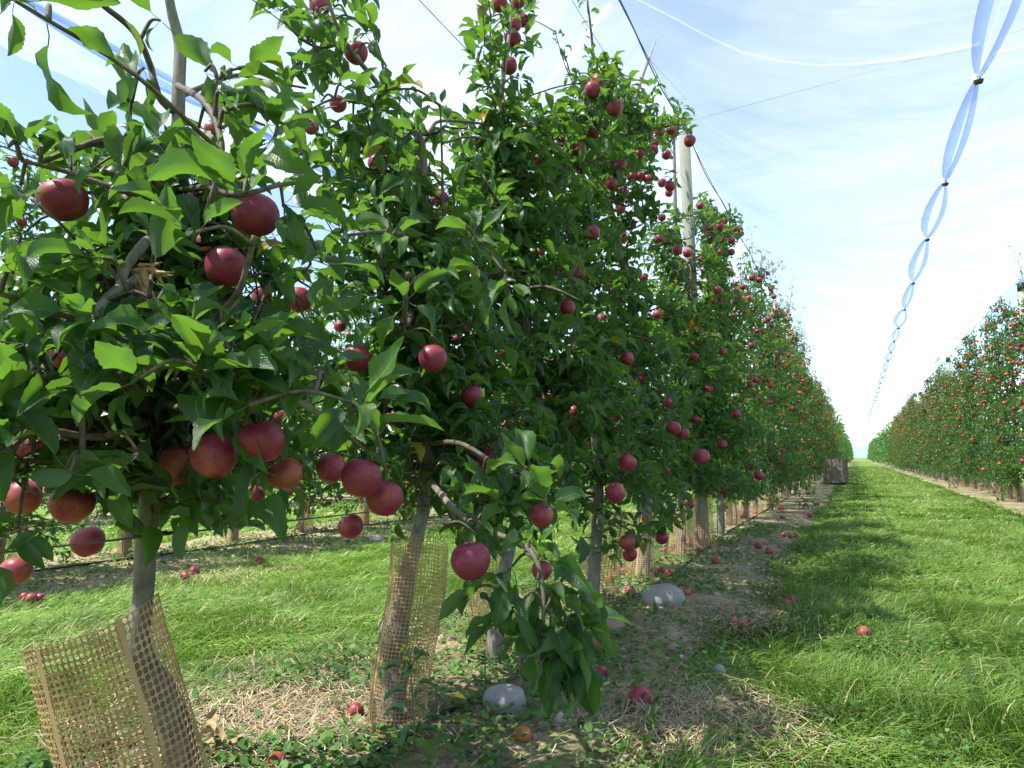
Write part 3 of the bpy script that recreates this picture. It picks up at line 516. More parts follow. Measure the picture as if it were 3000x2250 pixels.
# broken limb with pale torn wood
mb = MB(); c0 = at(428, 795, 1.17); inv1 = np.array(tree1.location)
for k in range(11):
    a = c0 + np.array([rnd.gauss(0, .008) for _ in range(3)]); e = a + Rv * rnd.uniform(-.02, .05) - Uv * rnd.uniform(-.01, .07) + Fv * rnd.uniform(-.01, .02); mb.tube(np.array([a, (a + e) / 2 + np.array([rnd.gauss(0, .004) for _ in range(3)]), e]) - inv1, [.0055, .004, .0008], 5)
tag(obj('broken_stub', mb.build('broken_stub', False), M['broken'], tree1), 'torn pale wood where a limb broke off')

hand2x = fill([(790, -60), (1115, -60), (1100, 150), (1130, 330), (1180, 420), (1150, 560), (900, 560), (850, 420), (830, 250), (810, 100)], 1.85, 2.25, 42, .105, 5) + fill([(1130, 330), (1240, 300), (1260, 520), (1150, 560)], 1.8, 2.0, 6, .10, 6)
tr2 = ([(1130, 2195), (1145, 2080), (1165, 1960), (1152, 1860), (1178, 1760), (1190, 1690), (1215, 1600), (1238, 1500), (1250, 1400), (1253, 1315), (1245, 1150), (1225, 1000), (1235, 827), (1245, 650), (1240, 497), (1230, 410), (1182, 335), (1110, 250), (1010, 120), (960, 0), (930, -100)],
       [42, 36, 35, 44, 31, 27, 21, 19, 18, 18, 16, 15, 15, 14, 13, 13, 11, 8, 6, 5, 3])
hand2 = [(1630, 1880, 1.39, .14, (.3, .8), 6, .4), (1665, 1930, 1.39, .14, (.2, 1), 5, .6), (1690, 1800, 1.4, .13, (.7, .5), 5, .4), (1600, 1990, 1.38, .13, (0, 1), 4, .7), (1600, 1640, 1.43, .13, (.6, -.2), 6, .3), (1530, 1760, 1.43, .13, (-.4, .6), 7, .5), (1610, 1800, 1.41, .13, (.3, .7), 6, .5), (1560, 1880, 1.4, .13, (-.2, 1), 5, .6), (1620, 1950, 1.39, .14, (.1, 1), 4, .8), (1550, 1608, 1.45, .125, (0, -.5), 9, .3), (1575, 1700, 1.42, .12, (.2, .6), 9, .4), (1500, 1660, 1.45, .12, (-.5, .7), 6, .5), (1640, 1760, 1.42, .12, (.5, .4), 6, .4), (1545, 1840, 1.40, .125, (0, 1), 6, .5), (1640, 1850, 1.40, .14, (.1, 1), 5, .6), (1580, 1930, 1.38, .13, (0, 1), 5, .7), (1480, 1800, 1.43, .12, (-.3, 1), 5, .5), (1690, 1680, 1.42, .12, (.9, -.2), 5, .3),
    (1400, 1520, 1.5, .11, (-.4, .2), 7, .3), (1480, 1480, 1.5, .12, (.2, -.4), 8), (1600, 1490, 1.5, .12, (.3, -.6), 7), (1340, 1450, 1.55, .11, (.1, -.6), 6), (1560, 1390, 1.6, .11, (.2, -.7), 6), (1420, 1400, 1.55, .11, (-.1, -.6), 6), (1390, 1720, 1.42, .10, (0, 1), 3, .6), (1410, 1380, 1.6, .1, (.2, .3), 6),
    (1290, 800, 1.7, .12, (.2, -.8), 9), (1380, 700, 1.8, .12, (.2, -.6), 8), (1150, 700, 1.7, .11, (0, -.7), 8), (1100, 600, 1.75, .11, (-.2, -.5), 7), (1000, 680, 1.5, .11, (.2, -.5), 8), (1190, 880, 1.6, .11, (.1, .2), 6), (1480, 830, 1.75, .13, (.2, .8), 5), (1290, 250, 1.85, .12, (-.1, -1), 5), (1290, 310, 1.9, .10, (.4, -.6), 5), (1160, 260, 1.9, .10, (-.2, -.6), 6), (1460, 420, 2.0, .10, (.3, -.6), 8), (1390, 450, 2.0, .1, (0, .5), 5),
    (1000, 250, 2.0, .10, (.2, -.5), 7), (1090, 310, 1.95, .10, (.3, .4), 7), (1030, 380, 2.0, .10, (0, .4), 7), (1100, 420, 1.95, .10, (-.3, .5), 6), (930, 90, 2.1, .10, (.1, -.4), 7), (1040, 60, 2.1, .10, (.3, -.6), 7), (870, 190, 2.1, .10, (-.3, .3), 6), (980, 20, 2.15, .10, (0, -.6), 7), (1090, 130, 2.1, .09, (.6, -.2), 5), (880, 40, 2.1, .1, (-.4, -.4), 6), (930, 170, 2.1, .1, (.1, .3), 6), (940, 300, 2.05, .1, (-.1, .2), 7), (890, 380, 2.0, .1, (-.2, .2), 7)]
hand2 = hand2 + hand2x
br2 = [([(1252, 1400), (1285, 1440, 1.85), (1340, 1500, 1.65), (1420, 1550, 1.52), (1550, 1610, 1.45), (1590, 1720, 1.42), (1590, 1850, 1.40), (1585, 1950, 1.39)], (.010, .003)), ([(1235, 430), (1262, 380), (1290, 355), (1380, 358), (1462, 372)], (.0085, .004)),
    ([(1215, 900), (1190, 950, 1.75), (1188, 870, 1.65), (1195, 800, 1.6)], (.008, .005)), ([(1120, 255), (1060, 300), (980, 290), (890, 330)], (.006, .003)), ([(1010, 120), (950, 140), (890, 120), (830, 60)], (.005, .003)), ([(1250, 1300), (1350, 1300, 1.75), (1480, 1380, 1.6), (1600, 1430, 1.5)], (.008, .003)), ([(1245, 650), (1330, 640, 1.85), (1400, 700, 1.8), (1480, 800, 1.75)], (.008, .003)), ([(1243, 700), (1130, 680, 1.7), (1010, 690, 1.5)], (.008, .003))]
tree2, smp2 = near_tree(TREE_LABELS[1], *tr2, ROW, br2, hand2, 74, (0.70, 1.98), 0.54, 300, 22, 1.5)
tr3 = ([(1455, 1990), (1450, 1850), (1470, 1700), (1520, 1500), (1572, 1300), (1560, 1100), (1530, 900), (1500, 700), (1480, 500), (1468, 370), (1472, 250), (1492, 100), (1505, -60)], [24, 22, 19, 17, 16, 14, 13, 12, 10, 9, 7, 5, 3])
hand3 = [(1420, 100, 2.5, .105, (-.5, -.6), 6), (1400, 180, 2.5, .10, (-.8, 0), 7), (1430, 240, 2.5, .10, (-.4, .5), 7), (1530, 120, 2.5, .10, (.6, -.3), 6), (1440, 40, 2.55, .10, (-.3, -.8), 6), (1540, 30, 2.55, .10, (.5, -.5), 5), (1480, 160, 2.45, .10, (-.1, .3), 7), (1520, 230, 2.5, .10, (.6, .5), 6), (1450, 310, 2.5, .09, (-.2, .6), 5), (1490, 60, 2.5, .1, (0, -.8), 6), (1420, 130, 2.45, .1, (-.4, .2), 6), (1470, 210, 2.42, .1, (-.3, .1), 7)]
hand3 = hand3 + fill([(1370, 80), (1420, -40), (1550, -40), (1560, 120), (1540, 260), (1500, 340), (1430, 330), (1380, 240)], 2.35, 2.7, 20, .10, 7)
tree3, smp3 = near_tree(TREE_LABELS[2], *tr3, ROW, [([(1520, 850), (1600, 840, 2.4), (1700, 880, 2.3)], (.008, .003)), ([(1500, 650), (1440, 560, 2.4), (1400, 480, 2.4)], (.007, .003))], hand3 + fruit_spurs(3), 66, (0.62, 2.3), 0.55, 300, 23, 1.4)
tr4 = ([(1735, 1795), (1740, 1650), (1748, 1560), (1753, 1450), (1742, 1200), (1720, 900), (1660, 650), (1635, 540), (1652, 450), (1690, 330), (1735, 180), (1722, 0)], [22, 19, 17, 16, 14, 12, 10, 9, 9, 7, 5, 2])
sh4 = [([(1737, 160), (1730, 90), (1722, 20), (1716, -30)], (.004, .002)), ([(1705, 330), (1690, 270), (1655, 190), (1628, 100)], (.004, .002))]
hand4 = []
for (u0, v0), (u1, v1) in (((1732, 120), (1716, -20)), ((1700, 300), (1628, 100))):
    for k in range(6):
        s = k / 5; u = u0 + (u1 - u0) * s; v = v0 + (v1 - v0) * s; hand4.append((u, v, 3.25, .085, (rnd.choice((-1, 1)) * .7, -.5), 2, .05))
hand4 = hand4 + fill([(1640, 330), (1740, 160), (1800, 150), (1850, 250), (1800, 400), (1650, 420)], 3.2, 3.6, 16, .10, 8)
tree4, smp4 = near_tree(TREE_LABELS[3], *tr4, ROW, sh4, hand4 + fruit_spurs(4), 66, (0.58, 3.0), 0.60, 300, 24, 1.25)
tr5 = ([(1880, 1712), (1890, 1580), (1890, 1400), (1870, 1000), (1810, 700), (1785, 560), (1830, 380), (1880, 230), (1920, 120)], [20, 18, 15, 12, 10, 9, 7, 5, 3])
tree5, smp5 = near_tree(TREE_LABELS[4], *tr5, ROW, [], fruit_spurs(5), 72, (0.55, 3.45), 0.60, 300, 25, 1.2)
def px_trunk(Y, lean, h):
    return [proj((ROW, Y + lean * z, z))[:2] for z in (0.0, .5, 1.0, 1.5, 2.1, .5 * (2.1 + h), h)]
tree6, smp6 = near_tree(TREE_LABELS[5], px_trunk(5.75, .04, 3.75), [17, 14, 12, 10, 8, 6, 3], ROW, [], fruit_spurs(6), 76, (0.52, 3.8), 0.60, 250, 26, 1.15)
tree7, smp7 = near_tree(TREE_LABELS[6], px_trunk(6.55, -.03, 2.7), [14, 12, 10, 8, 7, 5, 3], ROW, [], fruit_spurs(7), 72, (0.5, 2.9), 0.62, 150, 27, 1.2)
tree8, smp8 = near_tree(TREE_LABELS[7], px_trunk(7.62, .02, 3.7), [12, 10, 9, 8, 6, 5, 3], ROW, [], fruit_spurs(8) + fill([(2055, 600), (2170, 630), (2185, 760), (2190, 860), (2060, 860)], 7.1, 7.6, 26, .10, 12), 76, (0.5, 3.7), 0.60, 120, 28, 1.15)

# orange clusters of dying leaves on the tree wall
def orange_cluster(u, v, d, n, lab):
    lv = Leaves(); c = at(u, v, d); global rnd; rnd = random.Random(int(u)); e = empty('orange_leaf_cluster', c, lab, 'leaves'); me = None
    t = NT('orange_leaf'); t.bsdf((0.55, 0.20, 0.015), 0.5, 0.3)
    for k in range(n):
        p = np.array([rnd.gauss(0, .05), rnd.gauss(0, .05), rnd.gauss(0, .07)]); dd = np.array([rnd.gauss(0, 1), rnd.gauss(0, 1), rnd.gauss(-.3, .8)]); L = Leaves(); L.one(p, dd, [0, 0, 1], rnd.uniform(.035, .06), 1.3)
        o = obj('leaf', L.batch([0], T_MID, 'orange_leaf'), t.m, e)
orange_cluster(2040, 965, 5.6, 15, 'cluster of orange leaves below the tall wooden post'); orange_cluster(2137, 1318, 6.6, 9, 'small cluster of yellow orange leaves low on the tree wall'); orange_cluster(2050, 1240, 5.9, 5, 'few orange leaves deep in the tree wall right of the fifth tree')

# ------------------------------------------------------------------ the other trees: five kinds, copied along the rows
def proto_tree(seed, height, spread):
    r = random.Random(seed); global rnd; rnd = r; lv = Leaves(); mb = MB(); pts = [np.array([0.03 * math.sin(seed + z * 2), 0.04 * math.cos(seed * 2 + z * 1.7), z]) for z in np.linspace(-0.03, height, 12)]
    V, G = tube(spline(pts, 2), np.linspace(.038, .008, 23), 8, True, 0.12); tr = build_mesh('trunk', V, G); tr.materials.append(M['bark']); aps = []
    nb = 54
    for k in range(nb):
        z0 = 0.30 + (height - 0.35) * ((k + r.random()) / nb); f = 1 - 0.62 * (z0 / height) ** 1.5; az = r.random() * 6.28; Ln = spread * f * r.uniform(.6, 1.2); d = np.array([math.cos(az) * .85, math.sin(az) * 1.05, 0]); rise = r.uniform(-.05, .6); dr = r.uniform(.1, .6); b = np.array([0, 0, z0])
        path = [b + d * Ln * s + UPV * Ln * (rise * s - dr * s * s) for s in np.linspace(0, 1, 5)]; mb.tube(path, np.linspace(.007, .0025, 5), 4, False)
        for j in range(int(Ln / .055)):
            s = (j + r.random()) / max(1, int(Ln / .055)); p = b + d * Ln * s + UPV * Ln * (rise * s - dr * s * s) + np.array([r.gauss(0, .05) for _ in range(3)]); lv.rosette(p, [r.gauss(0, .5), r.gauss(0, .5), .5], r.randint(5, 9), r.uniform(.08, .11), r.uniform(0, .3))
        if r.random() < 0.28 + .25 * (z0 / height) and z0 > .6: s = r.uniform(.6, 1.05); aps.append(b + d * Ln * s + UPV * (Ln * (rise * s - dr * s * s) - .05))
        if r.random() < 0.32 and z0 > height * .5: s = r.uniform(.75, 1.1); aps.append(b + d * Ln * s + UPV * (Ln * (rise * s - dr * s * s) - .08) + np.array([r.gauss(0, .05), r.gauss(0, .05), 0]))
    for k in range(3):
        p0 = np.array([r.gauss(0, .12), r.gauss(0, .15), height - r.uniform(0, .4)]); top = p0 + np.array([r.gauss(0, .08), r.gauss(0, .08), r.uniform(.25, .5)]); mb.tube([p0, (p0 + top) / 2, top], [.005, .004, .002], 4)
        for q in range(7): lv.rosette(p0 + (top - p0) * q / 6, [r.gauss(0, 1), r.gauss(0, 1), .6], 2, .09, .05)
    me = lv.batch(np.arange(len(lv.p)), T_LOW, 'crown'); me.materials.append(M['leaf_fill']); tw = mb.build('branches'); tw.materials.append(M['twig'])
    return tr, tw, me, aps
PROTO = [proto_tree(s, h, w) for s, h, w in ((31, 3.15, .62), (32, 3.35, .58), (33, 3.0, .66), (34, 3.45, .56), (35, 2.85, .62))]
ORD = ['first', 'second', 'third', 'fourth', 'fifth', 'sixth', 'seventh', 'eighth', 'ninth', 'tenth', 'eleventh', 'twelfth', 'thirteenth', 'fourteenth']
def plant(x, y, k, rot, s, label, group):
    tr, tw, cr, aps = PROTO[k]; e = empty('apple_tree', (x, y, 0), label, 'tree', group); e.rotation_euler = (0, 0, rot); e.scale = (1, 1, s)
    obj('trunk', tr, None, e); tag(obj('branches', tw, None, e), kind='stuff'); tag(obj('crown', cr, None, e), kind='stuff')
    co, si = math.cos(rot), math.sin(rot)
    for a in aps: AUTO.append(np.array([x + a[0] * co - a[1] * si, y + a[0] * si + a[1] * co, a[2] * s]))
    return e
AUTO = []; GUARDS = []
rp = random.Random(5)
def row(X, y0, y1, step, group, labels, s0=1.0, guards_to=20):
    y = y0; k = 0
    while y < y1:
        x = X + rp.gauss(0, .04); lab = labels(k); plant(x, y, rp.randrange(5), rp.random() * 6.28, s0 * rp.uniform(.86, 1.10), lab, group)
        if y < guards_to: GUARDS.append((x, y, group, k))
        y += step * rp.uniform(.88, 1.12); k += 1
row(ROW, 8.6, 46, .95, 'apple trees of the near row beyond the post', lambda k: ('%s apple tree behind the tall wooden post in the same row' % ORD[k + 1]) if k < 10 else 'distant apple tree in the near row beyond the tall wooden post', 1.17, 15)
row(ROWR, 12.9, 62, .97, 'apple trees of the row across the grass alley', lambda k: ('%s apple tree counted from the picture edge in the right-hand row' % ORD[k]) if k < 14 else 'distant apple tree in the right-hand row across the grass alley', 1.17, 26)
row(ROW2, 0.9, 26, 1.0, 'apple trees of the row behind', lambda k: ('%s apple tree from the left in the row seen behind the near tree' % ORD[k - 1]) if 1 <= k < 6 else 'apple tree in the second row, hidden behind the near row', .93, 14)
row(ROW3, 2.5, 30, 1.05, 'apple trees of the third row', lambda k: 'far apple tree glimpsed under the second row of trees', .95, 0)
# the far ends of the rows, which read as one green wall
lv = Leaves(); rnd = random.Random(77)
for X, ya, yb in ((ROW, 46, 165), (ROWR, 62, 165), (ROW2, 26, 80)):
    y = ya
    while y < yb:
        h = 3.3 + .5 * math.sin(y * 2.1) + rnd.gauss(0, .2)
        for q in range(70):
            z = .45 + (h - .45) * rnd.random() ** .9; w = .6 * (1 - .6 * (z / h) ** 1.5); a = rnd.random() * 6.28; lv.one([X + w * math.cos(a), y + rnd.random(), z], [rnd.gauss(0, 1), rnd.gauss(0, 1), rnd.gauss(0, .6)], [rnd.gauss(0, .5), rnd.gauss(0, .5), 1], rnd.uniform(.22, .4), 1.2)
        y += 1.0
tag(obj('far_foliage', lv.batch(np.arange(len(lv.p)), T_LOW, 'far_foliage'), M['leaf_fill']), 'far ends of the apple rows merging into green walls', 'orchard', kind='stuff')

# ------------------------------------------------------------------ grass, weeds, litter, pebbles
def blades(name, regions, label, cat, seed, bright=1.0):
    r = np.random.default_rng(seed); PX = []; PY = []; LN = []; WD = []
    for x0, x1, y0, y1, dens, ln, wd in regions:
        n = int((x1 - x0) * (y1 - y0) * dens); x = r.uniform(x0, x1, n); y = r.uniform(y0, y1, n); PX.append(x); PY.append(y); LN.append(r.uniform(.55, 1.25, n) * ln); WD.append(np.full(n, wd) * r.uniform(.7, 1.3, n))
    x = np.concatenate(PX); y = np.concatenate(PY); ln = np.concatenate(LN); wd = np.concatenate(WD)
    Q3 = np.stack([x, y, np.zeros_like(x)], 1) - CAM; D = Q3 @ Fv; U = CX + FPX * (Q3 @ Rv) / np.maximum(D, .01); Vp = CY - FPX * (Q3 @ Uv) / np.maximum(D, .01); ok = (D > .3) & (U > -700) & (U < 3700) & (Vp < 2900)
    e = .16 * (fbm(y * 1.3, y * 0 + 3, seed) - .5) * 2; x = x + e
    cl = fbm(x * 2.2, y * 2.2, seed + 9); ok &= (r.random(len(x)) < np.clip(cl * 1.9 - .25, .12, 1)); x = x[ok]; y = y[ok]; ln = ln[ok]; wd = wd[ok]; cl = cl[ok]; n = len(x)
    th = fbm(x * 1.6, y * 1.6, seed + 20) * 12.5 + r.normal(0, 1.15, n); lean = np.clip(.62 + 1.05 * fbm(x * 2.7, y * 2.7, seed + 30) + r.normal(0, .25, n), .15, 1.62); ln = ln * (.72 + .55 * cl)
    dx = np.cos(th); dy = np.sin(th); px = -dy; py = dx; rows = []
    for k, s in enumerate((0, .4, .75, 1.0)):
        a = lean * (.25 + .9 * s); h = ln * s * np.cos(a * .9); q = ln * s * np.sin(a * .9); w = wd * (1, .9, .6, .08)[k] * .5; roll = .5
        base = np.stack([x + dx * q, y + dy * q, np.maximum(h, .004 + .01 * s)], 1); off = np.stack([px * w, py * w, w * roll], 1); rows += [base - off, base + off]
    V = np.stack(rows, 1).reshape(-1, 3); b = np.arange(n)[:, None] * 8; Q = np.concatenate([b + np.array([[2 * k, 2 * k + 1, 2 * k + 3, 2 * k + 2]]) for k in range(3)])
    tone = np.clip(.25 + .6 * fbm(x * 1.1, y * 1.1, seed + 40) + r.normal(0, .18, n), 0, 1)[:, None]; c = (1 - tone) * np.array([.045, .112, .016]) + tone * np.array([.185, .300, .052]); dry = ((r.random(n) < .05 + .28 * np.clip(fbm(x * .9, y * .9, seed + 60) * 3 - 1.75, 0, 1)))[:, None]
    c = np.where(dry, np.array([.46, .42, .22]) * r.uniform(.7, 1.1, (n, 1)), c) * bright
    return tag(obj(name, build_mesh(name, V, [Q], True, np.repeat(c, 8, 0)), M['grass']), label, cat, kind='stuff')
blades('grass', [(-.44, 2.05, 1.3, 4.6, 16500, .118, .0036), (-.46, 2.1, 4.6, 10, 5000, .105, .0065), (-.55, 2.1, 10, 26, 1300, .09, .014), (-.6, 2.1, 26, 70, 280, .09, .035)], 'long bent green grass of the alley between the tree rows', 'grass', 3)
blades('grass', [(-4.35, -1.95, .4, 5.5, 8000, .09, .0042), (-4.4, -1.95, 5.5, 14, 1500, .09, .011), (-8.5, -6.2, 2, 14, 500, .1, .02)], 'sunlit pale green grass behind the near tree row', 'grass', 4, 1.25)  # blade colour is brightened here to look sunlit
blades('grass', [(-.62, -.40, 1.4, 9, 5200, .085, .0038), (-.95, -.6, 1.6, 9, 700, .07, .004), (-2.2, -1.6, .6, 8, 900, .10, .004), (-5.0, -4.3, 1, 8, 500, .10, .006)], 'short scattered grass tufts along the edges of the bare tree strip', 'grass', 6)

def weeds():
    r = np.random.default_rng(8); n = 34000; x = np.concatenate([r.uniform(-2.0, -.5, n), r.uniform(-5.8, -4.4, n // 3)]); y = np.concatenate([1.0 + 8 * r.random(n) ** 1.6, r.uniform(1, 8, n // 3)]); z = fbm(x * 2.3, y * 2.3, 71); ok = r.random(len(x)) < np.clip((z - .36) * 6, .03, 1) * np.where((x > -1.05) & (x < 0), np.where(x > -.85, .32, .75), 1.0); x = x[ok]; y = y[ok]; n = len(x)
    m_ = 16000; xa = r.uniform(-.45, .7, m_); ya = 1.9 + 6 * r.random(m_) ** 1.3; za = fbm(xa * 1.7 + 5, ya * 1.7, 91); oa = r.random(m_) < np.clip((za - .56) * 9, 0, 1); x = np.concatenate([x, xa[oa]]); y = np.concatenate([y, ya[oa]]); n = len(x)
    rad = np.where(x > -.5, r.uniform(.004, .008, n), r.uniform(.005, .015, n)); h = r.uniform(.03, .085, n); V = []; ph = r.random(n) * 6.28; tilt = r.normal(0, .45, (n, 2))
    for k in range(6):
        a = ph + k * math.pi / 3; ox = np.cos(a) * rad; oy = np.sin(a) * rad * .8; V.append(np.stack([x + ox, y + oy, h + ox * tilt[:, 0] + oy * tilt[:, 1]], 1))
    V = np.stack(V, 1).reshape(-1, 3); b = np.arange(n)[:, None] * 6; Q = np.concatenate([b + np.array([[0, 1, 2, 3]]), b + np.array([[0, 3, 4, 5]])]); tn = r.random((n, 1)); c = (1 - tn) * np.array([.035, .10, .018]) + tn * np.array([.13, .26, .06])
    tag(obj('weeds', build_mesh('weeds', V, [Q], True, np.repeat(c, 6, 0)), M['grass']), 'low round-leaved weeds spreading over the bare strip under the trees', 'weeds', kind='stuff')
weeds()
def litter():
    r = np.random.default_rng(12); spots = [(on_ground(2090, 2170), .15, 1500), (on_ground(2010, 2120), .10, 500), (on_ground(720, 2120), .25, 2200), (on_ground(1000, 2050), .2, 500), (on_ground(2200, 1840), .16, 500), (on_ground(1380, 1830), .16, 500), (on_ground(640, 1700), .3, 600)]; X = []; Y = []
    for c, s, k in spots: X.append(r.normal(c[0], s, k)); Y.append(r.normal(c[1], s * 1.2, k))
    k = 1800; X.append(r.uniform(-2, -.45, k)); Y.append(.9 + 7 * r.random(k) ** 1.4); x = np.concatenate(X); y = np.concatenate(Y); n = len(x); ln = r.uniform(.04, .16, n); th = r.random(n) * 6.28; w = r.uniform(.0007, .0017, n); V = []
    z0 = r.uniform(.030, .062, n); bend = r.normal(0, .35, n)
    for s in (-.5, 0, .5):
        a = th + bend * s; cx = x + np.cos(a) * ln * s; cy = y + np.sin(a) * ln * s; V += [np.stack([cx - np.sin(a) * w, cy + np.cos(a) * w, z0 + (0.012 if s == 0 else 0)], 1), np.stack([cx + np.sin(a) * w, cy - np.cos(a) * w, z0 + (0.012 if s == 0 else 0)], 1)]
    V = np.stack(V, 1).reshape(-1, 3); b = np.arange(n)[:, None] * 6; Q = np.concatenate([b + np.array([[0, 1, 3, 2]]), b + np.array([[2, 3, 5, 4]])]); tn = r.random((n, 1)); c = (1 - tn) * np.array([.18, .13, .075]) + tn * np.array([.50, .41, .25])
    tag(obj('straw', build_mesh('straw', V, [Q], True, np.repeat(c, 6, 0)), M['litter']), 'dry straw and dead stems littering the strip under the trees', 'straw', kind='stuff')
litter()
def ico(sub=1):
    p = (1 + 5 ** .5) / 2; V = np.array([(-1, p, 0), (1, p, 0), (-1, -p, 0), (1, -p, 0), (0, -1, p), (0, 1, p), (0, -1, -p), (0, 1, -p), (p, 0, -1), (p, 0, 1), (-p, 0, -1), (-p, 0, 1)], float); V /= np.linalg.norm(V[0])
    F = [(0, 11, 5), (0, 5, 1), (0, 1, 7), (0, 7, 10), (0, 10, 11), (1, 5, 9), (5, 11, 4), (11, 10, 2), (10, 7, 6), (7, 1, 8), (3, 9, 4), (3, 4, 2), (3, 2, 6), (3, 6, 8), (3, 8, 9), (4, 9, 5), (2, 4, 11), (6, 2, 10), (8, 6, 7), (9, 8, 1)]
    for _ in range(sub):
        mp = {}; V = list(map(tuple, V)); NF = []
        def mid(a, b):
            k = (min(a, b), max(a, b))
            if k not in mp: m = (np.array(V[a]) + np.array(V[b])); m /= np.linalg.norm(m); mp[k] = len(V); V.append(tuple(m))
            return mp[k]
        for a, b, c in F: ab, bc, ca = mid(a, b), mid(b, c), mid(c, a); NF += [(a, ab, ca), (b, bc, ab), (c, ca, bc), (ab, bc, ca)]
        F = NF; V = np.array(V)
    return np.array(V), np.array(F)
I0 = ico(0); I1 = ico(1); I3 = ico(3)
def pebbles():
    r = np.random.default_rng(14); n = 2600; x = r.uniform(-1.95, -.5, n); y = 1.0 + 7 * r.random(n) ** 1.5; s = r.uniform(.004, .013, n) * (1 + (r.random(n) < .05) * 1.5); V, F = I0; sc3 = r.uniform(.6, 1.2, (n, 1, 3)); W = V[None] * sc3 * s[:, None, None] + np.stack([x, y, np.full(n, .032)], 1)[:, None]; tn = r.random((n, 1)); c = (1 - tn) * np.array([.17, .13, .09]) + tn * np.array([.42, .38, .31])
    tag(obj('pebbles', build_mesh('pebbles', W.reshape(-1, 3), [(F[None] + (np.arange(n) * 12)[:, None, None]).reshape(-1, 3)], True, np.repeat(c, 12, 0)), M['litter']), 'small pebbles and soil crumbs strewn over the bare tree strip', 'pebbles', kind='stuff')
pebbles()
def stone(name, u, v, wpx, hpx, seed, mat, label, cat, flat=.75):
    g = on_ground(u, v, .02); d = depth(g); w = wpx * d / FPX / 2; h = hpx * d / FPX / 2; V, F = I3; r = np.random.default_rng(seed); k = r.normal(0, 1, (9, 3)); ph = r.random(9) * 6; nz = sum(np.sin(V @ k[i] * (1.6 if i < 5 else 4.5) + ph[i]) * (.045 if i < 5 else .012) for i in range(9)); P = V * (1 + nz)[:, None]; P = np.sign(P) * np.abs(P) ** .85
    P = P * np.array([w, w * .8, h]); a = PSI; c, s = math.cos(a), math.sin(a); P = np.stack([P[:, 0] * c - P[:, 1] * s, P[:, 0] * s + P[:, 1] * c, P[:, 2]], 1)
    return tag(obj(name, build_mesh(name, P, [F]), mat, None, (g[0], g[1], h * .88 + .015)), label, cat)
stone('boulder', 1945, 1785, 112, 82, 3, M['stone'], 'large smooth grey boulder beside the tree strip in front of the fifth tree', 'stone')
stone('stone', 1482, 2088, 128, 84, 4, M['stone'], 'pale grey stone under the low hanging leafy branch', 'stone'); stone('stone', 2110, 1975, 34, 32, 5, M['stone'], 'small round white stone at the edge of the alley grass', 'stone')
stone('soil_clod', 1798, 1872, 70, 68, 6, M['clod'], 'brown clod of earth in front of the grey boulder', 'clod'); stone('stone', 1012, 2135, 60, 28, 7, M['stone'], 'flat pale stone left of the second tree guard', 'stone'); stone('stone', 2072, 1728, 26, 20, 8, M['stone'], 'small white pebble right of the grey boulder', 'stone'); stone('stone', 1438, 1990, 40, 18, 9, M['stone'], 'small half buried pale stone beside the wire peg', 'stone'); stone('stone', 1102, 1590, 38, 22, 10, M['stone'], 'grey stone under the second row left of the second trunk', 'stone')
stone('stone', 1270, 2195, 26, 22, 11, M['stone'], 'whitish stone chip near the black hose', 'stone'); stone('stone', 2222, 1600, 50, 26, 12, M['clod'], 'rough clod lying beside the grass edge past the post', 'clod')

# ------------------------------------------------------------------ mesh tree guards
def guard_mesh(cols, rows_, rb, rt, h, tilt, seed, oct_, arc=1.0, squash=.85, rim=(0, 0)):
    r = random.Random(seed); p1, p2, p3 = r.random() * 6, r.random() * 6, r.random() * 6
    def surf(a, b):
        th = a * 2 * math.pi * arc + p3; rad = (rb + (rt - rb) * b) * (1 + .07 * np.sin(2 * th + p1) + .05 * np.sin(3 * th + b * 3 + p2)); z = h * b; x = rad * np.cos(th) + tilt[0] * z + .012 * np.sin(b * 5 + p1); y = rad * squash * np.sin(th) + tilt[1] * z; return np.stack([x, y, z + .012 * np.sin(th * 2 + p2) * b + .02 + (rim[0] * rad * np.cos(th) + rim[1] * rad * np.sin(th)) * b], -1)
    I, J = np.meshgrid(np.arange(cols), np.arange(rows_)); I = I.ravel()[:, None]; J = J.ravel()[:, None]
    if oct_:
        ou = np.array([(0, 0), (.5, 0), (1, 0), (1, .5), (1, 1), (.5, 1), (0, 1), (0, .5)]); an = np.array([225, 270, 315, 0, 45, 90, 135, 180]) * math.pi / 180; inn = np.stack([.5 + .465 * np.cos(an), .5 + .465 * np.sin(an)], 1); m = 8
    else: ou = np.array([(0, 0), (1, 0), (1, 1), (0, 1)], float); inn = np.array([(.085, .085), (.915, .085), (.915, .915), (.085, .915)]); m = 4
    uv = np.vstack([ou, inn]); A = (I + uv[None, :, 0]) / cols; B = (J + uv[None, :, 1]) / rows_; V = surf(A, B).reshape(-1, 3); k = np.arange(m); k2 = (k + 1) % m; q = np.stack([k, k2, m + k2, m + k], 1); Q = (q[None] + (np.arange(len(I)) * 2 * m)[:, None, None]).reshape(-1, 4)
    def strip_mesh(a0, wd):
        b = np.linspace(0, 1, 18); S0 = surf(np.full(18, a0), b); S1 = surf(np.full(18, a0 + wd), b); c = np.array([tilt[0], tilt[1], 1]) * h * b[:, None]; o0 = (S0 - c); o0[:, 2] = 0; S0 = S0 + o0 * .02; o1 = S1 - c; o1[:, 2] = 0; S1 = S1 + o1 * .02
        Vs = np.stack([S0, S1], 1).reshape(-1, 3); i = np.arange(17) * 2; return build_mesh('strip', Vs, [np.stack([i, i + 1, i + 3, i + 2], 1)])
    return build_mesh('mesh_sleeve', V, [Q], False), strip_mesh, surf
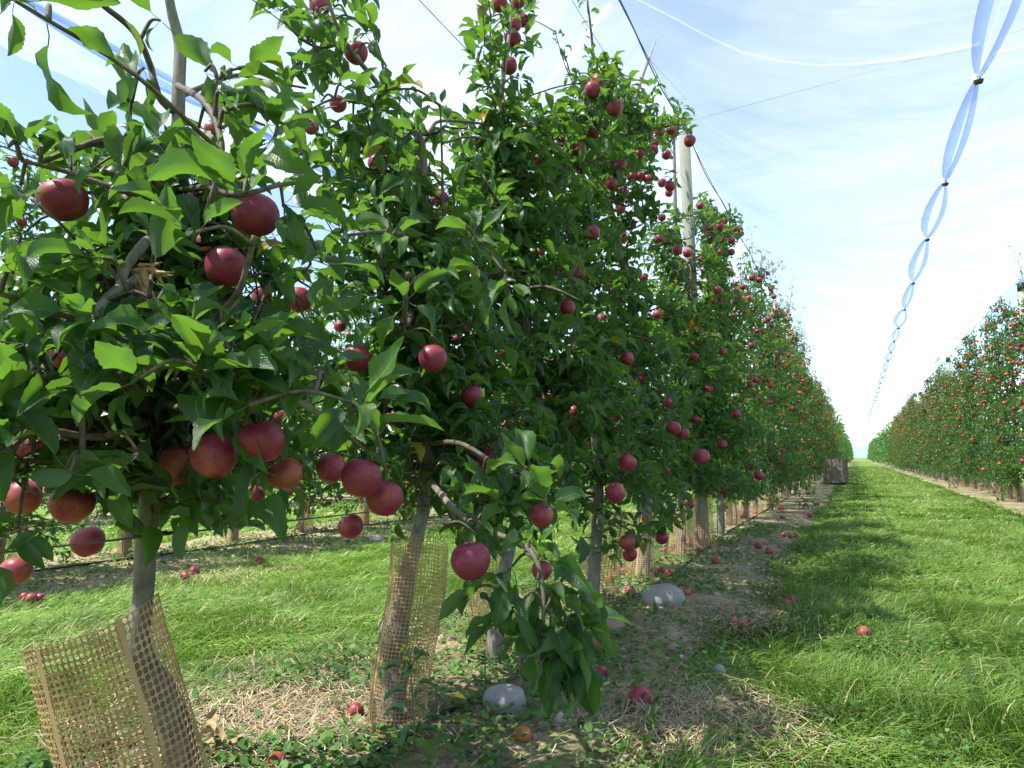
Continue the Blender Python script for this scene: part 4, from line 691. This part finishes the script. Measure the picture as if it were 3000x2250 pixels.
def place_guard(x, y, me, strips, label, group=None, rot=0.0, s=1.0):
    e = empty('tree_guard', (x, y, 0), label, 'tree guard', group); e.rotation_euler = (0, 0, rot); e.scale = (s, s, s); o = obj('mesh_sleeve', me, M['guard'], e)
    for st in strips: obj('stiffening_strip', st, M['strip'], e)
    return o
def solid(o, th):
    m = o.modifiers.new('thickness', 'SOLIDIFY'); m.thickness = th; m.offset = 0
# the leaning guard of the first tree
base = on_plane(590, 2560, ROW); topc = at(290, 1866, 1.34); botc = np.array([at(455, 2440, 1.42)[0], at(455, 2440, 1.42)[1], 0.0]); hgt = topc[2]; tilt = ((topc[0] - botc[0]) / hgt, (topc[1] - botc[1]) / hgt)
me, stf, surf = guard_mesh(60, 36, .122, .104, hgt, tilt, 2, True, 1.0, 1.0, (Rv[0] * .45, Rv[1] * .45))
def a_for(surf, du):   # angle of the sleeve that faces the camera, shifted sideways
    a = np.linspace(0, 1, 200); S = surf(a, np.full(200, .6)); dd = (S - S.mean(0)); k = np.argmax(dd @ (-Fv * 1.0 + Rv * du)); return a[k]
o = place_guard(botc[0], botc[1], me, [], 'leaning wide brown plastic mesh guard around the nearest trunk'); solid(o, .0010)
for du in (-.35, .75): obj('stiffening_strip', stf(a_for(surf, du), .014), M['strip'], o.parent)
b2 = on_ground(1165, 2165); t2 = at(1222, 1604, depth(b2) - .03); hg = t2[2]; me, stf, surf = guard_mesh(54, 50, .098, .092, hg, ((t2[0] - b2[0]) / hg, (t2[1] - b2[1]) / hg), 5, False, 1.0, .9)
o = place_guard(b2[0], b2[1], me, [], 'tall upright brown plastic mesh guard around the second trunk'); solid(o, .0008); obj('stiffening_strip', stf(a_for(surf, -2.2), .02), M['strip'], o.parent)
GEN = []
for k in range(4):
    me, stf, surf = guard_mesh(34, 34, .10 + .01 * k, .088, .44 + .02 * k, ((-.1, .05), (.12, .02), (0, -.1), (.06, .12))[k], 60 + k, False); GEN.append((me, [stf(.1 + .2 * k, .025)]))
g3 = on_ground(1457, 1925); place_guard(g3[0], g3[1], *GEN[0], 'brown mesh guard half hidden behind the low hanging branch', None, 1.0)
g4 = on_ground(1755, 1785); place_guard(g4[0], g4[1], *GEN[1], 'brown mesh guard around the pale fourth trunk', None, 0.6, 1.12)
g5 = on_ground(1870, 1708); place_guard(g5[0], g5[1], *GEN[2], 'crumpled brown mesh guard left of and behind the grey boulder', None, 2.0, .95)
for (Y, lb) in ((5.75, 'brown mesh guard directly behind the grey boulder'), (6.55, 'brown mesh guard just before the tall wooden post')): place_guard(ROW, Y, *GEN[3], lb, None, Y)
rq = random.Random(9)
for x, y, grp, k in GUARDS:
    lab = {'apple trees of the near row beyond the post': 'brown mesh guard in the near row beyond the tall wooden post', 'apple trees of the row across the grass alley': 'brown mesh guard at the foot of the right-hand row', 'apple trees of the row behind': 'brown mesh guard under the second row behind the near trees'}[grp]
    if grp == 'apple trees of the row behind' and 1 <= k < 6: lab = '%s brown mesh guard from the left under the second row' % ORD[k - 1]; 
    place_guard(x, y, *GEN[rq.randrange(4)], lab, lab.replace('guard', 'guards', 1) if not lab.split()[0] in ORD else None, rq.random() * 6.28, rq.uniform(.78, .98))

# ------------------------------------------------------------------ posts, wires, irrigation hoses
def post(x0, y0, x1, y1, h, r, label, cap=False):
    e = empty('trellis_post', (x0, y0, 0), label, 'post', 'posts of the hail net'); V, G = tube([(0, 0, -.1), ((x1 - x0) * .5, (y1 - y0) * .5, h * .5), (x1 - x0, y1 - y0, h)], [r * 1.06, r, r * .93], 18); obj('pole', build_mesh('pole', V, G), M['post'], e)
    if cap: V, G = tube([(x1 - x0, y1 - y0, h - .14), (x1 - x0, y1 - y0, h - .02), (x1 - x0, y1 - y0, h + .02)], [r * 1.12, r * 1.12, r * .9], 14); obj('cap', build_mesh('cap', V, G), M['black'], e)
    return e
pb = on_ground(2062, 1592); pt = at(2004, 395, 6.55); post(pb[0], pb[1], pt[0], pt[1], pt[2], .057, 'tall round weathered wooden post rising out of the near row')
for k, (u, v) in enumerate(((2950, 835), (2755, 1050), (2680, 1150))):
    p = on_plane(u, v, ROWR); post(ROWR + .22, p[1], ROWR + .22, p[1], p[2], .062, ('black capped post standing nearest in the right-hand row', 'second black capped post in the right-hand row', 'farthest visible black capped post in the right-hand row')[k], True)
WZ = lambda z: HCAM + (z - HCAM) * ROW / -1.26
for z, lab in ((.70, 'lowest trellis wire tied to the nearest trunk'), (1.36, 'trellis wire passing through the leaves at the left edge of the picture'), (1.934, 'third trellis wire, above the nearest tree'), (2.37, 'fourth trellis wire, crossing the sky beside the second tree'), (3.26, 'topmost trellis wire high above the near row')):
    zz = WZ(z); V, G = tube([(ROW + .03, -1, zz), (ROW + .03, 3, zz - .004), (ROW + .03, 7.2, zz), (ROW + .03, 24, zz)], .0016 if z > 1 else .0022, 5); tag(obj('trellis_wire', build_mesh('trellis_wire', V, G), M['wire']), lab, 'wire', 'trellis wires of the near row')
p = on_plane(430, 1562, ROW); mb = MB(); a = np.linspace(0, 6.28, 15); mb.tube(np.stack([np.cos(a) * .034, np.sin(a) * .034, .003 * np.sin(a * 2)], 1), .0035, 5); mb.tube([(.03, .02, 0), (.045, .045, .004), (.03, .09, .001)], [.004, .004, .002], 5)
tag(obj('wire_tie', mb.build('wire_tie'), M['black'], None, (p[0] + .003, p[1], WZ(.70))), 'black tie fixing the lowest wire to the nearest trunk', 'tie')
V, G = tube([(pt[0], pt[1], pt[2] + .12), (1.2, 5.95, 4.0), (ROWR + .4, 5.5, 4.0)], .0022, 5); tag(obj('cross_cable', build_mesh('cross_cable', V, G), M['wire']), 'thin cable crossing the sky from the wooden post to the right', 'cable')
hp = [on_ground(u, v, .045) for u, v in ((800, 2420), (1040, 2245), (1200, 2150), (1290, 2095), (1430, 2035), (1540, 1970), (1660, 1885), (1790, 1790), (1900, 1722), (2000, 1660))] + [np.array([-1.28, y, .05]) for y in (7.5, 9, 12, 20, 40)]
V, G = tube(spline(hp, 5), .0085, 8); tag(obj('irrigation_hose', build_mesh('irrigation_hose', V, G), M['black']), 'black irrigation hose lying along the foot of the near row', 'hose')
hp = [np.array([-5.2 + .06 * math.sin(y * 1.7), y, .05]) for y in np.arange(0.5, 26, 1.0)]; V, G = tube(spline(hp, 3), .0085, 6); tag(obj('irrigation_hose', build_mesh('irrigation_hose', V, G), M['black']), 'black irrigation hose on the ground under the second row', 'hose')
b = on_ground(1420, 2060); tpt = at(1418, 1910, depth(b)); V, G = tube([(0, 0, -.02), (.001, 0, .1), (0, 0, tpt[2])], .0025, 5); tag(obj('wire_peg', build_mesh('wire_peg', V, G), M['twig'], None, (b[0], b[1], 0)), 'thin dark peg stuck in the ground left of the pale stone', 'peg')

# ------------------------------------------------------------------ hail net over the alleys
def net_alley(xa, xb, zc, zs, y0, y1, label, ribbons, seed):
    xm = (xa + xb) / 2 + .03; e = empty('hail_net', (xm, y0, zs), label, 'net'); off = np.array([xm, y0, zs]); ys = np.concatenate([np.arange(y0, 30, .35), np.arange(30, y1, 4.0)]); r = np.random.default_rng(seed)
    for side in (0, 1):
        xs = np.linspace(0, 1, 15); S, Y = np.meshgrid(xs, ys); xo = xa if side == 0 else xb; X = xo + (xm - xo) * S; sag = .26 * np.sin(S * math.pi); wob = (fbm(Y * .9, S * 1.2, seed + side) - .5) * .30 * np.sin(S * math.pi) + (fbm(Y * 3.4, S * .6, seed + 4 + side) - .5) * .10
        Z = zc + (zs - zc) * S - sag + wob * np.minimum(1, S * 6); V = (np.stack([X, Y, Z], -1) - off).reshape(-1, 3); n = len(xs); i = np.arange(len(ys) - 1)[:, None] * n + np.arange(n - 1)[None]
        obj('net_panel', build_mesh('net_panel', V, [np.stack([i, i + 1, i + n + 1, i + n], -1).reshape(-1, 4)]), M['net'], e)
        for yc in list(np.arange(1.0, 40, 1.45)) + list(np.arange(41, 80, 3.0)):
            s1 = np.linspace(.02, .98, 11); y1_ = yc + .35 * math.sin(yc * 5 + side) + .9 * s1 * (1 - s1) * math.sin(yc * 3.3); zc_ = zc + (zs - zc) * s1 - .26 * np.sin(s1 * math.pi) - .03 + (fbm(y1_ * .9, s1 * 1.2, seed + side) - .5) * .30 * np.sin(s1 * math.pi); C_ = np.stack([xo + (xm - xo) * s1, y1_, zc_], 1) - off
            w_ = (.006 + .03 * abs(math.sin(yc * 7.7)) ** 2) * (.5 + np.abs(np.sin(s1 * 4 + yc))); A_ = C_.copy(); A_[:, 1] -= w_; B_ = C_.copy(); B_[:, 1] += w_; B_[:, 2] += w_ * .7; k_ = np.arange(10) * 2
            obj('net_fold', build_mesh('net_fold', np.stack([A_, B_], 1).reshape(-1, 3), [np.stack([k_, k_ + 1, k_ + 3, k_ + 2], 1)]), M['fold'], e)
    ry = ribbons; k = 0
    for a, b in zip(ry[:-1], ry[1:]):
        L = b - a
        for sd, wid in ((-1, .072), (1, .045)):
            s = np.linspace(0, 1, 13); bow = np.sin(s * math.pi) ** .8 * min(.058, .036 * L) * (1 + .35 * math.sin(k * 2.3)); cx = xm + sd * bow * (1.0 if sd < 0 else .75); w = wid * (.15 + .85 * np.sin(s * math.pi) ** .6) * min(1, .45 + .3 * L); zz = zs - .02 - .03 * np.sin(s * math.pi); yy = a + L * s
            V = np.stack([np.stack([cx - w * .5, yy, zz + .02], 1), np.stack([cx + w * .1 * sd, yy, zz - .012], 1), np.stack([cx + w * .5, yy, zz + w * .45], 1)], 1).reshape(-1, 3) - off; i = np.arange(12) * 3; obj('net_hem', build_mesh('net_hem', V, [np.concatenate([np.stack([i, i + 1, i + 4, i + 3], 1), np.stack([i + 1, i + 2, i + 5, i + 4], 1)])]), M['ribbon'], e)
        k += 1
    for y in ry:
        cl = obj('seam_clip', CLIP[0], M['white'], e, (0, y - y0, -.02)); obj('clip_jaw', CLIP[1], M['black'], cl)
CLIP = (build_mesh('seam_clip', *box((-.026, -.022, -.010), (.026, .022, .026)), smooth=False), build_mesh('clip_jaw', *box((-.019, -.026, -.026), (.019, .010, -.0105)), smooth=False))
RY = [1.2, 2.9, 4.5, 6.15, 7.7, 9.6, 11.3, 12.9, 14.4, 15.9, 17.2, 19.2, 20.9, 22.4, 24, 25.8, 27.5, 29.3, 31, 33, 35, 37, 39, 41.5, 44, 47, 50, 54, 58, 63, 68, 74, 80, 90, 100]
net_alley(ROW, ROWR, 4.02, 3.02, -2.0, 160, 'white hail net over the grass alley with blue seam hems and clips', RY, 1)
net_alley(ROW2, ROW, 4.02, 2.95, -2.0, 60, 'white hail net sagging over the trees at upper left', [0.2, 1.5, 2.9, 4.4, 6, 7.6, 9.2, 11], 2)
for X, lab in ((ROW, 'dark blue twisted net rope running above the near row'), (ROWR, 'thin net cable above the right-hand row')):
    ys = np.concatenate([np.arange(-1, 24, .12), np.arange(24, 150, 3.0)]); mb = MB(); z = 4.0 + .03 * np.sin(ys * .55); mb.tube(np.stack([X + 0 * ys, ys, z], 1), .0035, 5)
    if X < 0:
        for q in range(1): mb.tube(np.stack([X + .012 * np.cos(ys * 3 + q * 3.1), ys, z - .012 + .014 * np.sin(ys * 3 + q * 3.1)], 1), .0055, 5)
    tag(obj('net_rope', mb.build('net_rope'), M['rope'] if X < 0 else M['wire']), lab, 'rope')

# ------------------------------------------------------------------ wooden picking bin
def picking_bin():
    c = np.array([-.62, 23.6]); e = empty('picking_bin', (c[0], c[1], 0), 'weathered grey wooden picking bin at the far end of the near row', 'bin'); e.rotation_euler = (0, 0, .12); W, D, H = .58, 1.15, .80
    def part(name, lo, hi): V, G = box(lo, hi); obj(name, build_mesh(name, V, G, False), M['bin'], e)
    for s in (-1, 1):
        for k in range(4): x = -W / 2 + .01 + k * (W / 4); part('plank', (x, s * D / 2 - .012, .10), (x + W / 4 - .022, s * D / 2 + .012, H))
        for k in range(7): y = -D / 2 + .02 + k * (D - .04) / 7; part('plank', (s * W / 2 - .012, y, .10), (s * W / 2 + .012, y + D / 7 - .022, H))
        part('top_rail', (s * W / 2 + .0125, -D / 2, H - .10), (s * W / 2 + .035, D / 2, H + .01)); part('skid', (s * W / 2 - .05, -D / 2, 0), (s * W / 2 + .03, D / 2, .098)); part('corner_post', (s * (W / 2 - .06) - .035, -D / 2 + .0125, .1), (s * (W / 2 - .06) + .035, -D / 2 + .07, H - .01))
    part('floor_board', (-W / 2 + .013, -D / 2 + .013, .1), (W / 2 - .013, D / 2 - .013, .12))
picking_bin()

# ------------------------------------------------------------------ apples
def apple_mesh(nu, nv, seed):
    r = random.Random(seed); th = np.linspace(0, math.pi, nv + 1); ph = r.random() * 6
    pr = np.sin(th) * (1 + .10 * np.cos(th)); pz = np.cos(th) * 1.0; t0 = th / math.pi
    pz = pz - .20 * np.exp(-(t0 / .11) ** 2) + .13 * np.exp(-((1 - t0) / .10) ** 2); V = []
    for j in range(nv + 1):
        a = np.arange(nu) / nu * 2 * math.pi; lob = 1 + .045 * np.cos(5 * a + ph) * max(0, -math.cos(th[j])) + .03 * np.cos(2 * a + ph) + .035 * np.cos(a + ph * 2) * math.cos(th[j]); V.append(np.stack([pr[j] * np.cos(a) * lob, pr[j] * np.sin(a) * lob, np.full(nu, pz[j])], 1))
    V = np.concatenate(V) * .5; i = np.arange(nv)[:, None] * nu; k = np.arange(nu)[None]; k2 = (k + 1) % nu; Q = np.stack([i + k, i + nu + k, i + nu + k2, i + k2], -1).reshape(-1, 4); me = build_mesh('apple', V, [Q]); me.materials.append(M['apple']); return me
A_HI = [apple_mesh(24, 16, k) for k in range(3)]; A_LO = [apple_mesh(14, 9, k) for k in range(3)]
V, G = tube([(0, 0, .26), (.02, .01, .40), (.05, .02, .58)], [.028, .022, .030], 6); STEM = build_mesh('stem', V, G); STEM.materials.append(M['twig'])
mb = MB()
for k in range(5): a = k * 1.2566; mb.tube([(0, 0, -.375), (.035 * math.cos(a), .035 * math.sin(a), -.392), (.075 * math.cos(a), .075 * math.sin(a), -.385)], [.018, .014, .004], 4)
CAL = mb.build('calyx'); CAL.materials.append(M['calyx']); n_apples = 0; rnd = random.Random(404)
def apple(p, dia, orange, dark, label, group, hi, tilt=None):
    global n_apples
    o = bpy.data.objects.new('apple', rnd.choice(A_HI if hi else A_LO)); COL.objects.link(o); o.location = p; o.scale = (dia * rnd.uniform(.95, 1.05), dia * rnd.uniform(.95, 1.05), dia * rnd.uniform(.92, 1.07)); o.rotation_euler = tilt if tilt else (rnd.gauss(0, .28), rnd.gauss(0, .28), rnd.random() * 6.28)
    o.color = (orange, dark, 0, 1); tag(o, label, 'apple', group); n_apples += 1
    if hi: obj('stem', STEM, None, o); obj('calyx', CAL, None, o)
    return o
# apples hang on stalks below a spur twig
spur = MB()
def hang(p, dia):
    top = np.array(p) + np.array([.01, .005, dia * .5 + .012]); w = unit(np.array([ROW - p[0], rnd.gauss(0, .15), .16])); b = top + w * rnd.uniform(.05, .10); spur.tube(spline([b, (b + top) / 2 + np.array([0, 0, .015]), top], 3), np.linspace(.0036, .0018, 7), 4)
def key_apple(u, v, d, og, dk, lab, grp=None):
    p, real = key_place(u, v, d); apple(p, real, og * .75 if og > .5 else og * .5, dk, lab, grp, d * S_ > 40); hang(p, real)
for k in KEY: key_apple(*k)
for g, lab, grp in ((GRP_HIGH, 'red apple high in the crowns between the third tree and the post', 'apples high in the crowns before the post'), (GRP_POST, 'small red apple clustered high in the crowns just right of the wooden post', 'apples clustered right of the post'), (GRP_WALL, 'red apple scattered among the shaded leaves of the near tree wall', 'apples among the leaves of the near tree wall')):
    for u, v, d in g: key_apple(u, v, d, max(0, rnd.gauss(.08, .12)), max(0, rnd.gauss(.1, .1)), lab, grp)
tag(obj('fruit_spurs', spur.build('fruit_spurs'), M['twig']), 'thin twigs bearing the apples of the near row', 'twigs', kind='stuff')

FALL = [(1383, 1512, 48, .1, 0, 'large bright red fallen apple at the foot of the low hanging branch'), (1300, 1458, 27, .15, 0, 'fallen red apple behind the large one on the bare strip'), (1298, 1400, 27, .75, 0, 'fallen orange apple with a dark calyx in front of the brown clod'), (1130, 1597, 22, .7, 0, 'small orange fallen apple near the bottom edge'), (1205, 1455, 20, .5, 0, 'orange fallen apple half hidden under the hanging leaves'), (1362, 1283, 26, .05, .2, 'dark red fallen apple left of the grey boulder'), (1484, 1284, 20, .5, 0, 'orange fallen apple touching the right of the boulder'), (1348, 1350, 22, .1, .1, 'red fallen apple behind the brown clod'), (1585, 1346, 20, .55, 0, 'orange fallen apple on the dry edge right of the boulder'), (1315, 1256, 22, .5, 0, 'orange red fallen apple beside the fourth guard'), (1713, 1300, 24, .1, 0, 'red fallen apple in the grass edge'), (1701, 1308, 20, .3, 0, 'orange fallen apple touching the one in the grass edge'), (1866, 1371, 30, .2, 0, 'pale red fallen apple with a bite lying in the alley grass'), (770, 1541, 26, .2, 0, 'red fallen apple behind the foot of the second guard'), (560, 1213, 20, .1, 0, 'red fallen apple on the strip under the second row'), (420, 1236, 22, .1, 0, 'red fallen apple, right of two beside the nearest trunk'), (400, 1247, 20, .3, 0, 'red fallen apple, left of two beside the nearest trunk'), (288, 1232, 18, .4, 0, 'orange fallen apple just left of the nearest trunk'), (52, 1292, 20, .1, 0, 'leftmost of three fallen apples at the left edge'), (67, 1295, 22, .2, 0, 'middle of three fallen apples at the left edge'), (86, 1293, 18, .05, .6, 'dark rightmost of three fallen apples at the left edge'), (597, 1655, 26, .3, .1, 'red fallen apple cut by the bottom edge'), (1480, 1268, 14, .2, 0, 'small red fallen apple behind the boulder'), (1605, 1352, 14, .5, .2, 'small brown orange fallen apple left in the grass edge')]
for u, v, d, og, dk, lab in FALL:
    g = on_ground(u * S_, v * S_ + d * S_ * .3, .03); dia = min(.085, max(.05, d * S_ * depth(g) / FPX)); apple((g[0], g[1], .028 + dia * .43), dia, og, dk, lab, 'fallen apples', d > 24, (rnd.uniform(.6, 2.2), rnd.gauss(0, .5), rnd.random() * 6))
for k in range(26):
    y = 4.5 + 9 * rnd.random(); apple((ROW + rnd.uniform(-.3, .75), y, .06), .07, abs(rnd.gauss(.15, .2)), rnd.random() * .2, 'small red fallen apple on the strip beyond the boulder', 'fallen apples beyond the boulder', False, (rnd.random() * 3, 0, rnd.random() * 6))

AP = np.array(AUTO); D = (AP - CAM) @ Fv; U = CX + FPX * ((AP - CAM) @ Rv) / np.maximum(D, .1); Vp = CY - FPX * ((AP - CAM) @ Uv) / np.maximum(D, .1)
face = np.where(AP[:, 0] > 1, (ROWR - AP[:, 0]) > .12, np.where(AP[:, 0] > -3, (AP[:, 0] - ROW) > .08, AP[:, 0] > ROW2)) & (U > 0) & (U < 3000) & (Vp > 0) & (D > 1)
bonus = np.where(AP[:, 0] > -3, 1.0, .45); score = np.where(face, bonus / D, 0); order = np.argsort(-score); nind = max(0, 298 - n_apples); ind = order[:nind]; rest = order[nind:]
for k in ind:
    p = AP[k]; R_ = p[0] > 1; L2 = p[0] < -3
    lab, grp = (('red apple hanging on the face of the right-hand row', 'apples of the right-hand row') if R_ else ('small red apple in the second row behind the near trees', 'apples of the second row') if L2 else ('small red apple on the far part of the near row beyond the post', 'apples of the near row beyond the post'))
    apple(p, rnd.uniform(.068, .082), max(0, rnd.gauss(.12, .14)), max(0, rnd.gauss(.05, .1)), lab, grp, False)
rest = np.array([k for k in rest if D[k] > 0 and (AP[k, 0] > -7)]); n = len(rest); Vv, Ff = I0; W = AP[rest][:, None] + Vv[None] * .037; tn = rng.random((n, 1)); c = (1 - tn) * np.array([.34, .022, .03]) + tn * np.array([.50, .085, .04])
tag(obj('far_apples', build_mesh('far_apples', W.reshape(-1, 3), [(Ff[None] + (np.arange(n) * 12)[:, None, None]).reshape(-1, 3)], True, np.repeat(c, 12, 0)), M['apple_far']), 'countless tiny red apples on the distant rows', 'apples', kind='stuff')

# ------------------------------------------------------------------ small things on the ground
t = NT('dead_leaf'); n1 = t.noise(40, 3, .6, t.n('TexCoord').outputs['Object']); t.bsdf(t.mix(n1, (.20, .12, .05), (.52, .40, .22)), .8, .2); M['dead'] = t.m
t = NT('yellow_leaf'); t.bsdf((.62, .50, .03), .5, .3); M['yellow'] = t.m
rnd = random.Random(88); DEAD_ME = []
for k in range(4):
    V, Q, UV = leaf_template(6, 2, 200 + k, (2.2, 2.8, 1.6, -1.8)[k], .9, .12, (1.2, -1.0, .6, .9)[k]); me = build_mesh('dead_leaf', V, [Q]); me.materials.append(M['dead']); DEAD_ME.append(me)
def put_leaf(u, v, me, L, name, label, cat, z=.05, group=None, par=None):
    g = on_ground(u, v, z); o = obj(name, me, None, par, g); o.scale = (L, L, L); o.rotation_euler = (rnd.gauss(0, .4), rnd.gauss(0, .4), rnd.random() * 6.28); tag(o, label, cat, group)
for k in range(13): put_leaf(620 + rnd.gauss(0, 45), 2150 + rnd.gauss(0, 38), DEAD_ME[k % 4], rnd.uniform(.05, .085), 'dead_leaf', 'curled tan dead leaf in the pile right of the nearest guard', 'leaf', .05 + .004 * k, 'pile of dead leaves')
YL = build_mesh('yellow_leaf', *[x for x in (T_HI[4][0], [T_HI[4][1]])]); YL.materials.append(M['yellow']); put_leaf(1310, 2065, YL, .06, 'yellow_leaf', 'bright yellow fallen leaf right of the second guard', 'leaf')
for u, v, lab in ((1900, 2140, 'dark green fallen leaf in front of the large fallen apple'), (1840, 2040, 'green fallen leaf touching the large fallen apple'), (2490, 1850, 'pale underside of a fallen leaf beside the bitten apple'), (2300, 1780, 'pale fallen leaf under the apples at the grass edge'), (1300, 2240, 'fallen green leaf at the bottom edge beside the hose'), (1010, 1990, 'green fallen leaf behind the second guard')): put_leaf(u, v, LEAF_ME[rnd.randrange(10)], .085, 'fallen_leaf', lab, 'leaf', .055)
def twig(pxs, r0, lab):
    V, G = tube(spline([on_ground(u, v, .045 + .01 * (k % 2)) for k, (u, v) in enumerate(pxs)], 4), np.linspace(r0, r0 * .5, (len(pxs) - 1) * 4 + 1), 6, True, .2); tag(obj('fallen_twig', build_mesh('fallen_twig', V, G), M['bark']), lab, 'twig')
twig([(620, 2255), (720, 2225), (820, 2205), (900, 2180), (930, 2150), (1000, 2120), (1060, 2085)], .007, 'long grey fallen twig lying between the first two guards'); twig([(1005, 2160), (1080, 2130), (1140, 2120)], .004, 'thin fallen twig at the foot of the second guard'); twig([(1990, 1690), (2040, 1672), (2100, 1665)], .006, 'dark fallen stick at the foot of the post'); twig([(1310, 2070), (1340, 2050), (1400, 2040)], .004, 'thin fallen stem beside the yellow leaf')
# groundsel weed in front of the second guard
g = on_ground(1212, 2245, .0); e = empty('groundsel', g, 'tall thin weed with small yellow flowers in front of the second guard', 'weed'); dg = depth(g); topp = at(1200, 1900, dg) - g
st = spline([(0, 0, 0), (topp[0] * .2 + .004, topp[1] * .2, topp[2] * .35), (topp[0] * .6, topp[1] * .6, topp[2] * .7), topp], 4); t = NT('weed_stem'); t.bsdf((.12, .16, .06), .6, .3); M['wstem'] = t.m
V, G = tube(st, np.linspace(.004, .0018, len(st)), 6); obj('stem', build_mesh('stem', V, G), M['wstem'], e); rnd = random.Random(6)
t = NT('weed_leaf'); b = t.bsdf((.085, .17, .06), .6, .3); M['wleaf'] = t.m
for k in range(15):
    s = .25 + .75 * k / 14; p = st[int(s * (len(st) - 1))]; L = Leaves(); a = k * 2.4; L.one(p, [math.cos(a), math.sin(a), rnd.uniform(-.1, .7)], [0, 0, 1], rnd.uniform(.045, .085), .55, 0, 5); obj('leaf', L.batch([0], T_HI, 'weed_leaf'), M['wleaf'], e)
mb = MB(); t = NT('weed_flower'); t.bsdf((.50, .46, .05), .6, .2)
for k in range(16): p = topp + np.array([rnd.gauss(0, .028), rnd.gauss(0, .02), rnd.gauss(-.03, .022)]); V, F = I1; obj('flower_head', build_mesh('flower_head', V * np.array([.003, .003, .005]) + p, [F]), t.m, e); mb.tube([p, (p + topp) / 2 - np.array([0, 0, .02]), topp - np.array([0, 0, .06])], .001, 4)
obj('flower_stalks', mb.build('flower_stalks'), M['wstem'], e)
